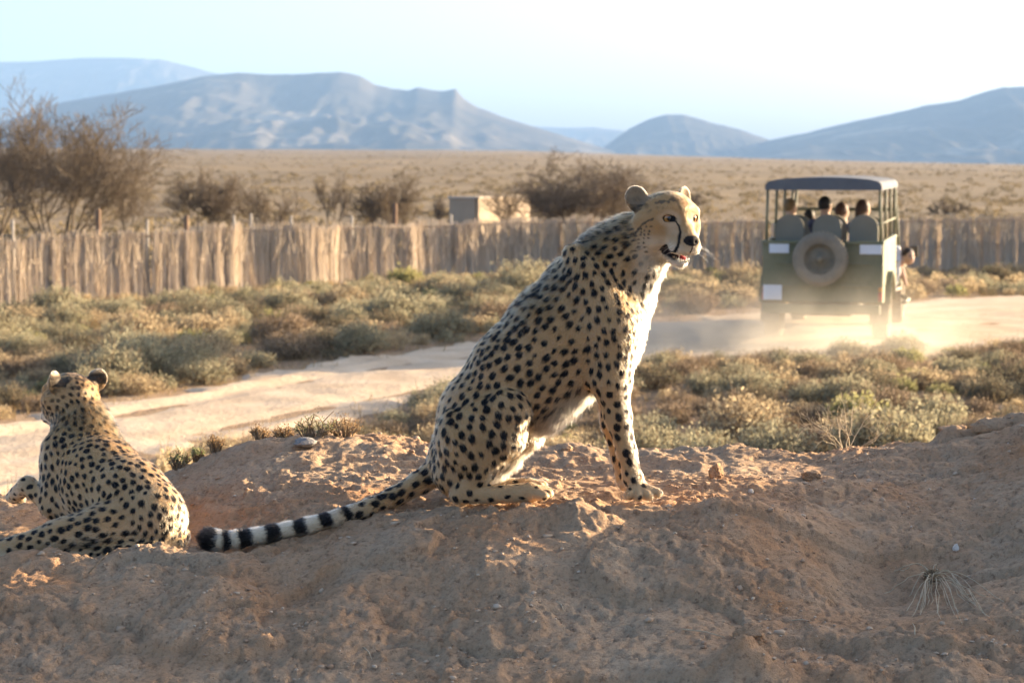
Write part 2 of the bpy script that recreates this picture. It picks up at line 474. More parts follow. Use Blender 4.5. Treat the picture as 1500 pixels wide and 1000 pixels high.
# hollows and lumps that stand out by themselves: (px, py, y, radius m, height m)
LUMPS = [(1102, 948, 5.16, 0.052, 0.050), (1070, 965, 5.14, 0.05, 0.028), (1140, 975, 5.14, 0.07, 0.030), (1262, 980, 5.12, 0.11, 0.045), (1390, 985, 5.12, 0.13, 0.045),
         (850, 770, 6.08, 0.085, 0.045), (780, 762, 6.08, 0.09, 0.02), (905, 738, 6.24, 0.05, -0.012), (1392, 640, 7.5, 0.055, 0.05), (1448, 634, 7.5, 0.075, 0.05), (1488, 628, 7.45, 0.05, 0.04),
         (1070, 745, 6.15, 0.13, 0.03), (1130, 752, 6.18, 0.09, 0.018), (60, 828, 6.0, 0.14, 0.035), (240, 826, 6.02, 0.16, 0.035), (320, 845, 5.92, 0.08, 0.02),
         (770, 655, 7.4, 0.10, 0.028), (840, 660, 7.4, 0.08, 0.022), (1080, 662, 7.4, 0.08, 0.02), (480, 645, 7.5, 0.12, 0.02), (380, 660, 7.2, 0.12, 0.03),
         (1290, 800, 6.0, 0.20, -0.05), (1330, 850, 5.8, 0.22, -0.04), (660, 880, 5.6, 0.2, -0.03), (300, 880, 5.7, 0.12, 0.03), (430, 860, 5.8, 0.14, -0.03), (1010, 905, 5.5, 0.15, 0.02)]
_lw = [(pix(a, b, d)[0], d, r, h) for a, b, d, r, h in LUMPS]

def mound_z(x, y):
    x = np.asarray(x, float); y = np.asarray(y, float)
    z = mound_base(x, y) + mound_detail(x, y)
    for lx, ly, r, h in _lw:
        q = np.hypot(x - lx, (y - ly) * 1.2) / r
        q = q * (1 + 0.22 * vnoise(x * 14, y * 14, seed=77))
        z = z + h * np.exp(-q ** 3)
    return z

def make_mound():
    def axis(lo, a, b, hi, fine, nc):
        c = np.arange(a, b, fine)
        l = a - np.geomspace(fine * 1.5, a - lo, nc)[::-1]; r = b + np.geomspace(fine, hi - b, nc)
        return np.concatenate([l, c, r])
    xs = axis(-7.2, -1.95, 2.1, 7.2, 0.0068, 60); ys = np.concatenate([np.linspace(3.1, 4.9, 40), np.arange(4.91, 7.9, 0.0068), np.linspace(7.91, 9.6, 70)])
    Y, X = np.meshgrid(ys, xs)
    Z = mound_z(X.ravel(), Y.ravel()).reshape(X.shape)
    k = sstep(9.0, 9.6, Y); Z = Z * (1 - k) + k * -0.4
    me = mesh_np('mound', np.stack([X, Y, Z], 2).reshape(-1, 3), grid_faces(len(xs), len(ys)))
    m, nt, out = new_mat('mound_earth'); g = NT(nt); P = g.pos()
    n1 = g.noise(P, 1.7, 7, 0.62)
    c = g.ramp(n1, [(0.30, (0.47, 0.235, 0.115)), (0.47, (0.48, 0.295, 0.175)), (0.60, (0.47, 0.32, 0.205)), (0.78, (0.51, 0.38, 0.26))])
    c = g.mix(g.ramp(g.noise(P, 5.5, 6, 0.7), [(0.52, 0.0), (0.70, 0.55)]), c, (0.49, 0.375, 0.265))
    c = g.mix(g.ramp(g.noise(P, 75, 5, 0.7), [(0.30, 0.8), (0.52, 0.0)]), c, (0.25, 0.155, 0.095))
    c = g.mix(g.ramp(g.noise(P, 38, 6, 0.72), [(0.34, 0.8), (0.44, 0.0)]), c, (0.20, 0.12, 0.075))
    c = g.mix(g.ramp(g.noise(P, 210, 3, 0.6), [(0.64, 0.0), (0.74, 0.5)]), c, (0.60, 0.48, 0.36))
    b = g.n('ShaderNodeBsdfPrincipled'); g.set(b.inputs['Base Color'], c); b.inputs['Roughness'].default_value = 0.95
    b.inputs['Specular IOR Level'].default_value = 0.12
    h = g.math('ADD', g.noise(P, 60, 8, 0.68), g.math('MULTIPLY', g.noise(P, 240, 4, 0.6), 0.45))
    g.set(b.inputs['Normal'], g.bump(h, 0.8, 0.012))
    nt.links.new(b.outputs[0], out.inputs[0])
    tag(link('mound', me, m), kind='structure')
make_mound()

def make_haze():
    mb = MB(); lo = Vector((-11000, -1500, -420)); hi = Vector((11000, 13500, 640))
    mb.box((lo + hi) / 2, hi - lo)
    m, nt, out = new_mat('haze_air')
    v = nt.nodes.new('ShaderNodeVolumePrincipled')
    v.inputs['Color'].default_value = (0.34, 0.60, 1.0, 1)
    v.inputs['Density'].default_value = 7.6e-5
    v.inputs['Anisotropy'].default_value = 0.0
    nt.links.new(v.outputs[0], out.inputs['Volume'])
    o = mb.build('haze', m); tag(o, kind='stuff', label='pale blue haze filling the air over the plain', cat='haze')
    return o
make_haze()
print('setting', round(time.time() - T0, 1))
# ------------------------------------------------------------------ implicit bodies
class SDF:
    """smooth union of round cones and ellipsoids, meshed with surface nets"""
    def __init__(s): s.p = []
    def cone(s, a, b, ra, rb, k=0.02, flow=None, sub=False, reg=None):
        a = np.array(a, float); b = np.array(b, float)
        f = (b - a) if flow is None else np.array(flow, float)
        s.p.append(('c', a, b, ra, rb, k, f / (np.linalg.norm(f) + 1e-9), sub, reg)); return s
    def ell(s, c, rad, M=None, k=0.02, flow=(0, 0, -1), sub=False, reg=None):
        c = np.array(c, float); f = np.array(flow, float)
        s.p.append(('e', c, np.array(rad, float), np.eye(3) if M is None else np.array(M, float), None, k, f / (np.linalg.norm(f) + 1e-9), sub, reg)); return s
    @staticmethod
    def ev(p, X, Y, Z):
        if p[0] == 'c':
            _, a, b, ra, rb = p[:5]
            d = b - a; L2 = d @ d
            t = np.clip(((X - a[0]) * d[0] + (Y - a[1]) * d[1] + (Z - a[2]) * d[2]) / max(L2, 1e-12), 0, 1)
            return np.sqrt((X - a[0] - t * d[0]) ** 2 + (Y - a[1] - t * d[1]) ** 2 + (Z - a[2] - t * d[2]) ** 2) - (ra + (rb - ra) * t)
        _, c, r, M = p[:4]
        x, y, z = X - c[0], Y - c[1], Z - c[2]
        u = (M[0, 0] * x + M[0, 1] * y + M[0, 2] * z) / r[0]; v = (M[1, 0] * x + M[1, 1] * y + M[1, 2] * z) / r[1]; w = (M[2, 0] * x + M[2, 1] * y + M[2, 2] * z) / r[2]
        k0 = np.sqrt(u * u + v * v + w * w) + 1e-9
        k1 = np.sqrt((u / r[0]) ** 2 + (v / r[1]) ** 2 + (w / r[2]) ** 2) + 1e-9
        return k0 * (k0 - 1) / k1
    @staticmethod
    def bb(p):
        if p[0] == 'c':
            r = max(p[3], p[4]); return np.minimum(p[1], p[2]) - r, np.maximum(p[1], p[2]) + r
        r = p[2].max(); return p[1] - r, p[1] + r
    def mesh(s, name, h, smooth=2):
        lo = np.min([s.bb(p)[0] for p in s.p if not p[7]], 0) - 4 * h; hi = np.max([s.bb(p)[1] for p in s.p if not p[7]], 0) + 4 * h
        n = np.ceil((hi - lo) / h).astype(int) + 1
        D = np.full(n, 0.08, np.float32)
        ax = [lo[i] + h * np.arange(n[i]) for i in range(3)]
        for p in s.p:
            a, b = s.bb(p); m = max(p[5], 3 * h) + 2 * h
            i0 = np.maximum(((a - m - lo) / h).astype(int), 0); i1 = np.minimum(((b + m - lo) / h).astype(int) + 2, n)
            sl = tuple(slice(i0[i], i1[i]) for i in range(3))
            X, Y, Z = np.meshgrid(*[ax[i][sl[i]] for i in range(3)], indexing='ij', sparse=True)
            d = s.ev(p, X, Y, Z).astype(np.float32); o = D[sl]; k = p[5]
            if p[7]:
                hh = np.maximum(k - np.abs(o + d), 0) / k; D[sl] = np.maximum(o, -d) + hh * hh * k * 0.25
            else:
                hh = np.maximum(k - np.abs(o - d), 0) / k; D[sl] = np.minimum(o, d) - hh * hh * k * 0.25
        ins = D < 0
        c = ins[:-1, :-1, :-1].astype(np.int8)
        for (i, j, k) in [(0, 0, 1), (0, 1, 0), (0, 1, 1), (1, 0, 0), (1, 0, 1), (1, 1, 0), (1, 1, 1)]:
            c = c + ins[i:n[0] - 1 + i, j:n[1] - 1 + j, k:n[2] - 1 + k]
        cells = np.argwhere((c > 0) & (c < 8))
        idx = np.full(c.shape, -1, np.int32); idx[tuple(cells.T)] = np.arange(len(cells))
        corn = [(i, j, k) for i in (0, 1) for j in (0, 1) for k in (0, 1)]
        val = {q: D[cells[:, 0] + q[0], cells[:, 1] + q[1], cells[:, 2] + q[2]] for q in corn}
        acc = np.zeros((len(cells), 3)); cnt = np.zeros(len(cells))
        for qa in corn:
            for axx in range(3):
                if qa[axx] == 0:
                    qb = list(qa); qb[axx] = 1; qb = tuple(qb)
                    va, vb = val[qa], val[qb]; cr = (va < 0) != (vb < 0)
                    t = np.where(cr, va / np.where(cr, va - vb, 1), 0)
                    pt = np.tile(np.array(qa, float), (len(cells), 1)); pt[:, axx] += t
                    acc += np.where(cr[:, None], pt, 0); cnt += cr
        V = lo + h * (cells + acc / cnt[:, None])
        F = []
        for axx in range(3):
            o1, o2 = [(1, 2), (2, 0), (0, 1)][axx]
            sa = [slice(None)] * 3; sb = [slice(None)] * 3; sa[axx] = slice(0, -1); sb[axx] = slice(1, None)
            A, B = ins[tuple(sa)], ins[tuple(sb)]
            e = np.argwhere(A != B); fl = A[tuple(e.T)]
            def cid(d1, d2):
                q = e.copy(); q[:, o1] -= d1; q[:, o2] -= d2; return idx[q[:, 0], q[:, 1], q[:, 2]]
            q = np.stack([cid(1, 1), cid(0, 1), cid(0, 0), cid(1, 0)], 1)
            q[~fl] = q[~fl][:, ::-1]
            F.append(q)
        F = np.concatenate(F)
        # taubin smoothing
        E = np.concatenate([F[:, [0, 1]], F[:, [1, 2]], F[:, [2, 3]], F[:, [3, 0]]]); deg = np.bincount(E.ravel(), minlength=len(V)).astype(float)
        for it in range(smooth):
            for lam in (0.5, -0.52):
                s_ = np.stack([np.bincount(E[:, 0], V[E[:, 1], i], len(V)) + np.bincount(E[:, 1], V[E[:, 0], i], len(V)) for i in range(3)], 1)
                V = V + lam * (s_ / deg[:, None] - V)
        # normals
        fn = np.cross(V[F[:, 2]] - V[F[:, 0]], V[F[:, 3]] - V[F[:, 1]])
        N = np.zeros_like(V)
        for k in range(4):
            for i in range(3): N[:, i] += np.bincount(F[:, k], fn[:, i], len(V))
        N /= np.linalg.norm(N, axis=1, keepdims=True) + 1e-12
        s.V, s.F, s.N = V, F, N
        return mesh_np(name, V, F)
    def flow_at(s, V):
        """blend of bone directions, and the weight of each named region"""
        W = np.zeros(len(V)); Fl = np.zeros((len(V), 3)); regs = {}
        for p in s.p:
            if p[7]: continue
            d = s.ev(p, V[:, 0], V[:, 1], V[:, 2]); w = np.exp(-np.clip(d, -0.02, 0.2) / 0.012)
            W += w; Fl += w[:, None] * p[6]
            if p[8]: regs[p[8]] = regs.get(p[8], 0) + w
        for k in regs: regs[k] = regs[k] / W
        return Fl, regs

def sample_surface(V, F, dens, rng):
    """random points on quads with per-vertex density (per m2): returns face id and bilinear weights"""
    a, b, c, d = (V[F[:, i]] for i in range(4))
    ar = 0.5 * np.linalg.norm(np.cross(c - a, d - b), axis=1)
    m = ar * dens[F].mean(1)
    n = rng.poisson(m); fi = np.repeat(np.arange(len(F)), n)
    u, v = rng.random(len(fi)), rng.random(len(fi))
    w = np.stack([(1 - u) * (1 - v), u * (1 - v), u * v, (1 - u) * v], 1)
    return fi, w

def hair_object(name, pts, rad, cols, mat, parent):
    """pts (n,k,3), rad (n,k), cols (n,3)"""
    n, k, _ = pts.shape
    hc = bpy.data.hair_curves.new(name)
    hc.add_curves([k] * n)
    hc.attributes['position'].data.foreach_set('vector', pts.astype(np.float32).ravel())
    ra = hc.attributes.get('radius') or hc.attributes.new('radius', 'FLOAT', 'POINT')
    ra.data.foreach_set('value', rad.astype(np.float32).ravel())
    ca = hc.attributes.new('fur_color', 'FLOAT_COLOR', 'CURVE')
    c = np.ones((n, 4), np.float32); c[:, :3] = cols
    ca.data.foreach_set('color', c.ravel())
    hc.materials.append(mat)
    o = bpy.data.objects.new(name, hc); COL.objects.link(o)
    if parent is not None: o.parent = parent
    return o
# ------------------------------------------------------------------ cheetahs
def fur_mats():
    m, nt, out = new_mat('cheetah_fur'); g = NT(nt)
    a = g.attr('fur_color')
    b = g.n('ShaderNodeBsdfHairPrincipled', parametrization='COLOR')
    nt.links.new(a.outputs['Color'], b.inputs['Color'])
    b.inputs['Roughness'].default_value = 0.42; b.inputs['Radial Roughness'].default_value = 0.65
    b.inputs['Random Roughness'].default_value = 0.1
    b.inputs['IOR'].default_value = 1.28
    nt.links.new(b.outputs[0], out.inputs[0])
    m2, nt, out = new_mat('cheetah_skin'); g = NT(nt)
    a = g.attr('coat')
    b = g.n('ShaderNodeBsdfPrincipled'); nt.links.new(a.outputs['Color'], b.inputs['Base Color']); b.inputs['Roughness'].default_value = 0.75
    b.inputs['Specular IOR Level'].default_value = 0.2
    g.set(b.inputs['Normal'], g.bump(g.noise(g.obj(), 600, 3), 0.3, 0.001))
    nt.links.new(b.outputs[0], out.inputs[0])
    return m, m2
FUR, SKIN = fur_mats()

TAN = np.array((0.40, 0.24, 0.115)); PALE = np.array((0.48, 0.335, 0.195)); WHITE = np.array((0.64, 0.54, 0.40)); BLACK = np.array((0.008, 0.007, 0.007))

class HeadFrame:
    def __init__(s, origin, fwd, up, scale=1.0):
        f = Vector(fwd).normalized(); u = Vector(up); u = (u - f * u.dot(f)).normalized(); side = u.cross(f)  # animal's left
        s.o = np.array(origin, float); s.M = np.array([side, f, u], float); s.sc = scale; s.sq = np.array((1.0, 1.0, 0.89))
    def w(s, p): return s.o + s.sc * ((np.array(p, float) * s.sq) @ s.M)
    def d(s, p): return np.array(p, float) @ s.M
    def loc(s, V): return (np.asarray(V) - s.o) @ s.M.T / s.sc / s.sq

def head_sdf(S, H, mouth_open=True):
    q = H.sc
    def ell(c, r, k=0.02, flow=(0, -1, 0), sub=False, reg='head'):
        S.ell(H.w(c), np.array(r) * q, H.M, k * q, H.d(flow), sub, reg)
    def cone(a, b, ra, rb, k=0.02, flow=None, sub=False, reg='head'):
        S.cone(H.w(a), H.w(b), ra * q, rb * q, k * q, H.d(flow) if flow else None, sub, reg)
    ell((0, -0.015, -0.005), (0.078, 0.092, 0.074), flow=(0, -1, 0.1))
    ell((0, 0.030, 0.025), (0.060, 0.055, 0.045), k=0.03, flow=(0, -0.6, 0.8))            # forehead
    for sg in (-1, 1):
        ell((sg * 0.047, 0.010, -0.050), (0.044, 0.058, 0.052), k=0.035, flow=(sg * 0.6, -1, -0.2))      # cheeks
        ell((sg * 0.042, 0.058, 0.020), (0.024, 0.026, 0.016), k=0.025, flow=(sg * 0.5, -0.6, 0.6))       # brows
        cone((sg * 0.050, 0.045, -0.022), (sg * 0.078, -0.01, -0.015), 0.022, 0.02, k=0.03, flow=(sg, -1, 0))
        ell((sg * 0.022, 0.105, -0.088), (0.025, 0.031, 0.024), k=0.018, flow=(sg * 0.9, -0.5, -0.5), reg='muzzle')   # whisker pads
        ell((sg * 0.0420, 0.078, 0.001), (0.0150, 0.017, 0.0108), k=0.004, sub=True)          # eye sockets
    cone((0, 0.060, 0.006), (0, 0.118, -0.058), 0.036, 0.023, k=0.025, flow=(0, -1, 0.6))     # nose bridge
    cone((0, 0.050, -0.055), (0, 0.108, -0.080), 0.044, 0.030, k=0.025, flow=(0, -1, -0.1), reg='muzzle')
    ell((0, 0.133, -0.066), (0.0255, 0.0125, 0.0165), k=0.007, flow=(0, -1, 0), reg='nose')     # nose leather
    for sg in (-1, 1):
        ell((sg * 0.010, 0.1445, -0.069), (0.0042, 0.005, 0.0036), k=0.003, sub=True)
    if mouth_open:
        cone((0, 0.028, -0.106), (0, 0.086, -0.134), 0.034, 0.021, k=0.022, flow=(0, -0.7, -0.7), reg='jaw')
        ell((0, 0.100, -0.118), (0.031, 0.042, 0.0125), Mm(H, -18), k=0.010) if False else S.ell(H.w((0, 0.092, -0.1175)), np.array((0.035, 0.052, 0.0132)) * q, rotM(H, -16), 0.008 * q, (0, 0, -1), True)
    else:
        cone((0, 0.030, -0.095), (0, 0.092, -0.112), 0.034, 0.021, k=0.02, flow=(0, -0.7, -0.7), reg='jaw')
    for sg in (-1, 1):                                                                     # ears
        c = np.array((sg * 0.080, -0.040, 0.053)); ax = np.array((sg * 0.42, 0.80, 0.10)); ax /= np.linalg.norm(ax)   # facing of the cup
        upv = np.array((sg * 0.40, -0.12, 0.9)); upv -= ax * (upv @ ax); upv /= np.linalg.norm(upv); sd = np.cross(upv, ax)
        M = np.array([sd, ax, upv]) @ H.M
        cone((sg * 0.058, -0.036, 0.026), c - ax * 0.002 - upv * 0.012, 0.027, 0.013, k=0.020, flow=tuple(upv), reg='ear')
        S.ell(H.w(c), np.array((0.034, 0.0095, 0.039)) * q, M, 0.010 * q, H.d(upv), False, 'ear')
        S.ell(H.w(c + ax * 0.0125 + upv * 0.004), np.array((0.027, 0.0140, 0.031)) * q, M, 0.005 * q, H.d(upv), True)

def rotM(H, deg):
    """head axes tilted about the side axis (mouth slit opening downward to the front)"""
    a = R(deg); c, s_ = math.cos(a), math.sin(a)
    side, f, u = H.M
    return np.array([side, c * f + s_ * u, -s_ * f + c * u])

def seg_dist(P, pts):
    """distance from points to a polyline, and the parameter along it"""
    pts = np.array(pts, float); best = np.full(len(P), 1e9); par = np.zeros(len(P))
    for i in range(len(pts) - 1):
        a, b = pts[i], pts[i + 1]; d = b - a
        t = np.clip(((P - a) @ d) / max(d @ d, 1e-12), 0, 1)
        ds = np.linalg.norm(P - a - t[:, None] * d, axis=1); m = ds < best
        best = np.where(m, ds, best); par = np.where(m, i + t, par)
    return best, par / (len(pts) - 1)

def scatter_spots(V, N, Fl, spacing, size, ok, seed):
    """dart throwing on the vertices; spacing and size per vertex"""
    rng = np.random.default_rng(seed)
    order = rng.permutation(len(V)); cell = 0.05; grid = {}; out = []
    cand = order[:34000]
    for i in cand:
        if not ok[i]: continue
        p = V[i]; sp = spacing[i] * (0.96 + 0.12 * rng.random()); key = tuple((p // cell).astype(int)); bad = False
        for dx in (-1, 0, 1):
            for dy in (-1, 0, 1):
                for dz in (-1, 0, 1):
                    for j in grid.get((key[0] + dx, key[1] + dy, key[2] + dz), ()):
                        q = V[j] - p
                        if q @ q < sp * sp: bad = True; break
                    if bad: break
                if bad: break
            if bad: break
        if not bad:
            grid.setdefault(key, []).append(i); out.append(i)
    out = np.array(out)
    f = Fl[out] - N[out] * np.sum(Fl[out] * N[out], 1, keepdims=True); f /= np.linalg.norm(f, axis=1, keepdims=True) + 1e-9
    ang = rng.normal(0, 0.35, len(out)); sd = np.cross(N[out], f); f = f * np.cos(ang)[:, None] + sd * np.sin(ang)[:, None]
    r = size[out] * rng.choice([1.0, 1.0, 0.92, 1.06, 0.72], len(out)) * rng.uniform(0.88, 1.12, len(out))
    return dict(P=V[out], f=f, r=r, e=rng.uniform(1.0, 1.45, len(out)))

def spot_mask(P, sp, wob=0.18):
    kd = kdtree.KDTree(len(sp['P']))
    for i, p in enumerate(sp['P']): kd.insert(p, i)
    kd.balance()
    best = np.full(len(P), 9.0)
    ids = np.empty((len(P), 2), np.int64)
    fn = kd.find_n
    for i, p in enumerate(P.tolist()):
        r = fn(p, 2); ids[i, 0] = r[0][1]; ids[i, 1] = r[1][1]
    for k in (0, 1):
        j = ids[:, k]; d = P - sp['P'][j]; al = np.sum(d * sp['f'][j], 1)
        d2 = np.maximum(np.sum(d * d, 1) - al * al, 0)
        e = sp['e'][j]
        best = np.minimum(best, np.sqrt(d2 * e + al * al / e) / sp['r'][j])
    w = vnoise(P[:, 0] * 130, P[:, 1] * 130, P[:, 2] * 130, seed=5)
    return best * (1 + wob * w)

def face_paint(L, col, nv):
    """markings of the face in head coordinates (side, forward, up); returns colours and a bare-skin mask"""
    s_, f, u = L[:, 0], L[:, 1], L[:, 2]; a = np.abs(s_)
    front = f > 0.015
    def mixin(c, m, to): return c * (1 - m[:, None]) + np.array(to) * m[:, None]
    inh = (np.abs(s_) < 0.13) & (f > -0.12) & (f < 0.2) & (u > -0.18) & (u < 0.13)
    # warm forehead and bridge
    col = mixin(col, inh * 0.75 * sstep(-0.06, 0.06, f) * sstep(-0.075, -0.01, u), (0.36, 0.175, 0.062))
    # pale cheeks, muzzle, chin, and above and below the eyes
    lowf = sstep(-0.045, -0.095, u + 0.3 * np.maximum(f - 0.08, 0) - 0.15 * np.minimum(f - 0.03, 0)) * sstep(-0.075, 0.075, f) * sstep(0.120, 0.070, a)
    col = mixin(col, inh * lowf, (0.60, 0.50, 0.37))
    eye_d = np.sqrt((a - 0.043) ** 2 + (u - 0.0) ** 2)
    col = mixin(col, inh * front * 0.25 * sstep(0.034, 0.02, eye_d), (0.70, 0.58, 0.42))
    col = mixin(col, inh * front * 0.25 * sstep(0.024, 0.0, np.sqrt((a - 0.036) ** 2 + ((u + 0.035) / 1.6) ** 2)), (0.70, 0.60, 0.46))
    # eye rims
    col = mixin(col, inh * front * sstep(0.0172, 0.0155, np.sqrt((a - 0.0430) ** 2 + ((u) * 1.30) ** 2)), BLACK)
    # tear line
    Q = np.stack([a, u], 1)
    d, t = seg_dist(Q, [(0.029, -0.006), (0.0235, -0.022), (0.0245, -0.040), (0.033, -0.062), (0.040, -0.088), (0.041, -0.104)])
    wdt = 0.0017 + 0.0014 * sstep(0.3, 1.0, t)
    col = mixin(col, inh * (f > 0.03) * sstep(wdt + 0.0010, wdt - 0.0008, d), BLACK)
    # streak behind the eye, drawn on the side of the head
    FU = np.stack([f, u], 1); side = (a > 0.045)
    d, t = seg_dist(FU, [(0.050, -0.004), (0.026, -0.022), (0.004, -0.044), (-0.010, -0.060)])
    col = mixin(col, inh * side * 0.85 * sstep(0.0050, 0.0022, d + 0.002 * vnoise(f * 200, u * 200, seed=3)), (0.05, 0.035, 0.025))
    # fine dark flecks on crown
    n = vnoise(s_ * 130, f * 90, u * 60, seed=8)
    col = mixin(col, inh * 0.85 * sstep(-0.1, 0.3, n) * sstep(0.012, 0.046, u + 0.012 * vnoise(s_ * 40, f * 40, seed=2)) * (f < 0.075), (0.08, 0.055, 0.035))
    d, t = seg_dist(np.stack([a, u], 1), [(0.018, 0.068), (0.013, 0.030)])
    col = mixin(col, inh * front * 0.6 * sstep(0.006, 0.002, d), (0.10, 0.06, 0.035))
    # cheek flecks in loose rows
    rg_ = np.random.default_rng(12)
    for r_ in range(7):
        for c_ in range(8):
            pf = 0.052 - 0.0165 * c_ + rg_.normal(0, 0.002) - 0.004 * r_; pu = -0.030 - 0.0125 * r_ - 0.0035 * c_ + rg_.normal(0, 0.002)
            if pf > 0.02 and r_ > 3: continue
            q = np.sqrt((f - pf) ** 2 + (u - pu) ** 2); rr = 0.0028 + 0.0010 * rg_.random() + 0.0002 * c_ * (c_ > 3)
            col = mixin(col, inh * side * 0.9 * sstep(rr + 0.0012, rr - 0.0008, q), (0.03, 0.024, 0.02))
    # dark hair at the root of the ear
    q = np.sqrt(((a - 0.078) / 0.028) ** 2 + ((f + 0.034) / 0.026) ** 2 + ((u - 0.028) / 0.025) ** 2)
    col = mixin(col, inh * 0.75 * sstep(1.1, 0.6, q + 0.25 * vnoise(s_ * 150, f * 150, u * 150, seed=6)), (0.05, 0.04, 0.03))
    # lips and mouth: dark rim of the slit
    ml = u - (-0.1165 - 0.287 * (f - 0.092))
    inmouth = inh * (a < 0.0385) * (f > 0.046) * (np.abs(ml) < 0.0135) * (nv < 99)
    lip = inh * (f > 0.040) * sstep(0.0195, 0.0150, np.abs(ml)) * sstep(0.048, 0.040, a)
    lipc = lip * sstep(0.10, 0.085, f) + lip * 0.55 * (ml < 0) * sstep(0.085, 0.10, f)
    col = mixin(col, np.clip(lipc, 0, 1), (0.02, 0.014, 0.013))
    # whisker rows
    for k in range(4):
        for j in range(3):
            q = np.sqrt((a - (0.033 + 0.004 * j)) ** 2 + (f - (0.118 - 0.013 * j)) ** 2 + (u - (-0.080 - 0.008 * k)) ** 2)
            col = mixin(col, inh * 0.5 * sstep(0.004, 0.002, q), (0.06, 0.045, 0.035))
    # nose leather
    nose = inh * (np.sqrt((s_ / 0.0270) ** 2 + ((f - 0.134) / 0.021) ** 2 + ((u + 0.066) / 0.0190) ** 2) < 1.0)
    col = mixin(col, nose * 1.0, (0.012, 0.010, 0.010))
    ph = inh * (f > 0.12) * (a < 0.0025) * (u < -0.078) * (u > -0.105)
    col = mixin(col, ph * 1.0, (0.03, 0.02, 0.02))
    # ears: dark band on the back, inner shading painted as a darker cup colour
    eard = np.sqrt(((a - 0.084) / 0.05) ** 2 + ((f + 0.045) / 0.04) ** 2 + ((u - 0.066) / 0.05) ** 2)
    ear = (eard < 1) * (u > 0.035)
    ax = np.array((0.42, 0.80, 0.10)); ax /= np.linalg.norm(ax)
    cup = ear * sstep(-0.006, 0.000, (a - 0.080) * ax[0] + (f + 0.040) * ax[1] + (u - 0.058) * ax[2])
    col = mixin(col, ear * 0.8 * sstep(0.050, 0.062, u), (0.42, 0.31, 0.20))
    col = mixin(col, cup * 0.8, (0.22, 0.16, 0.105))
    band = ear * (1 - cup) * sstep(0.084, 0.074, u) * sstep(0.030, 0.040, u)
    col = mixin(col, band * 0.9, (0.02, 0.017, 0.015))
    bare = np.clip(nose + inmouth + sstep(0.0165, 0.0150, np.sqrt((a - 0.0425) ** 2 + (u * 1.35) ** 2)) * inh * (f > 0.03), 0, 1)
    return col, bare, ear, cup

def finish_cheetah(name, S, h, H, coat_fn, spot_fn, len_fn, dens, seed, label, tailpts):
    """mesh, coat colours, fur"""
    me = S.mesh(name, h, 2); V, F, N = S.V, S.F, S.N
    Fl, regs = S.flow_at(V)
    spacing, size, ok = spot_fn(V, N, regs)
    spots = scatter_spots(V, N, Fl, spacing, size, ok, seed)
    def colour(P, nrm, rg):
        col, spotgain, extra = coat_fn(P, nrm, rg)
        b = spot_mask(P, spots)
        m = sstep(1.06, 0.90, b) * spotgain
        c = col * (1 - m[:, None]) + BLACK * m[:, None]
        if extra is not None: c = c * (1 - extra[:, None]) + BLACK * extra[:, None]
        L = H.loc(P)
        c, bare, ear, cup = face_paint(L, c, np.zeros(len(P)))
        return c, bare, ear, cup
    cV, bareV, earV, cupV = colour(V, N, regs)
    set_color(me, 'coat', cV)
    body = link(name, me, SKIN)
    tag(body, label, 'cheetah', 'cheetahs on the mound')
    rng = np.random.default_rng(seed + 1)
    length, lift = len_fn(V, N, regs, H.loc(V))
    headw = regs.get('head', 0) + regs.get('muzzle', 0) + regs.get('jaw', 0) + regs.get('nose', 0) + regs.get('ear', 0)
    dv = dens * (1 + 1.6 * np.clip(headw, 0, 1)) * (1 - bareV)
    fi, w = sample_surface(V, F, dv, rng)
    q = F[fi]
    ip = lambda A: np.einsum('nk,nk...->n...', w, A[q])
    P, Nn, Fw = ip(V), ip(N), ip(Fl)
    Nn /= np.linalg.norm(Nn, axis=1, keepdims=True)
    rg = {k: ip(v) for k, v in regs.items()}
    Lh, Lf = ip(length), ip(lift)
    c, bare, _, _ = colour(P, Nn, rg)
    keep = bare < 0.5
    P, Nn, Fw, Lh, Lf, c = P[keep], Nn[keep], Fw[keep], Lh[keep], Lf[keep], c[keep]
    n = len(P)
    Fw = Fw - Nn * np.sum(Fw * Nn, 1, keepdims=True); Fw /= np.linalg.norm(Fw, axis=1, keepdims=True) + 1e-6
    # clumpy direction changes
    t = 0.30 * np.stack([vnoise(P[:, 0] * 38, P[:, 1] * 38, P[:, 2] * 38, seed=60 + i) for i in range(3)], 1) + rng.normal(0, 0.16, (n, 3))
    d0 = Fw + t + Nn * Lf[:, None]; d0 /= np.linalg.norm(d0, axis=1, keepdims=True)
    d1 = Fw + t * 1.4 + Nn * (Lf * 0.45)[:, None]; d1[:, 2] -= 0.12; d1 /= np.linalg.norm(d1, axis=1, keepdims=True)
    ln = (Lh * rng.uniform(0.55, 1.2, n))[:, None]
    p0 = P - Nn * 0.0008; p1 = p0 + d0 * ln * 0.5; p2 = p1 + d1 * ln * 0.5
    pts = np.stack([p0, p1, p2], 1)
    r0 = 0.00036 * np.clip(Lh / 0.012, 0.75, 1.5)
    rad = np.stack([r0, r0 * 0.8, r0 * 0.15], 1)
    c = np.clip(c * rng.uniform(0.82, 1.12, (n, 1)), 0.004, 0.95)
    fur = hair_object('fur', pts, rad, c, FUR, body)
    print(name, len(V), 'verts', len(spots['P']), 'spots', n, 'hairs', round(time.time() - T0, 1))
    return body

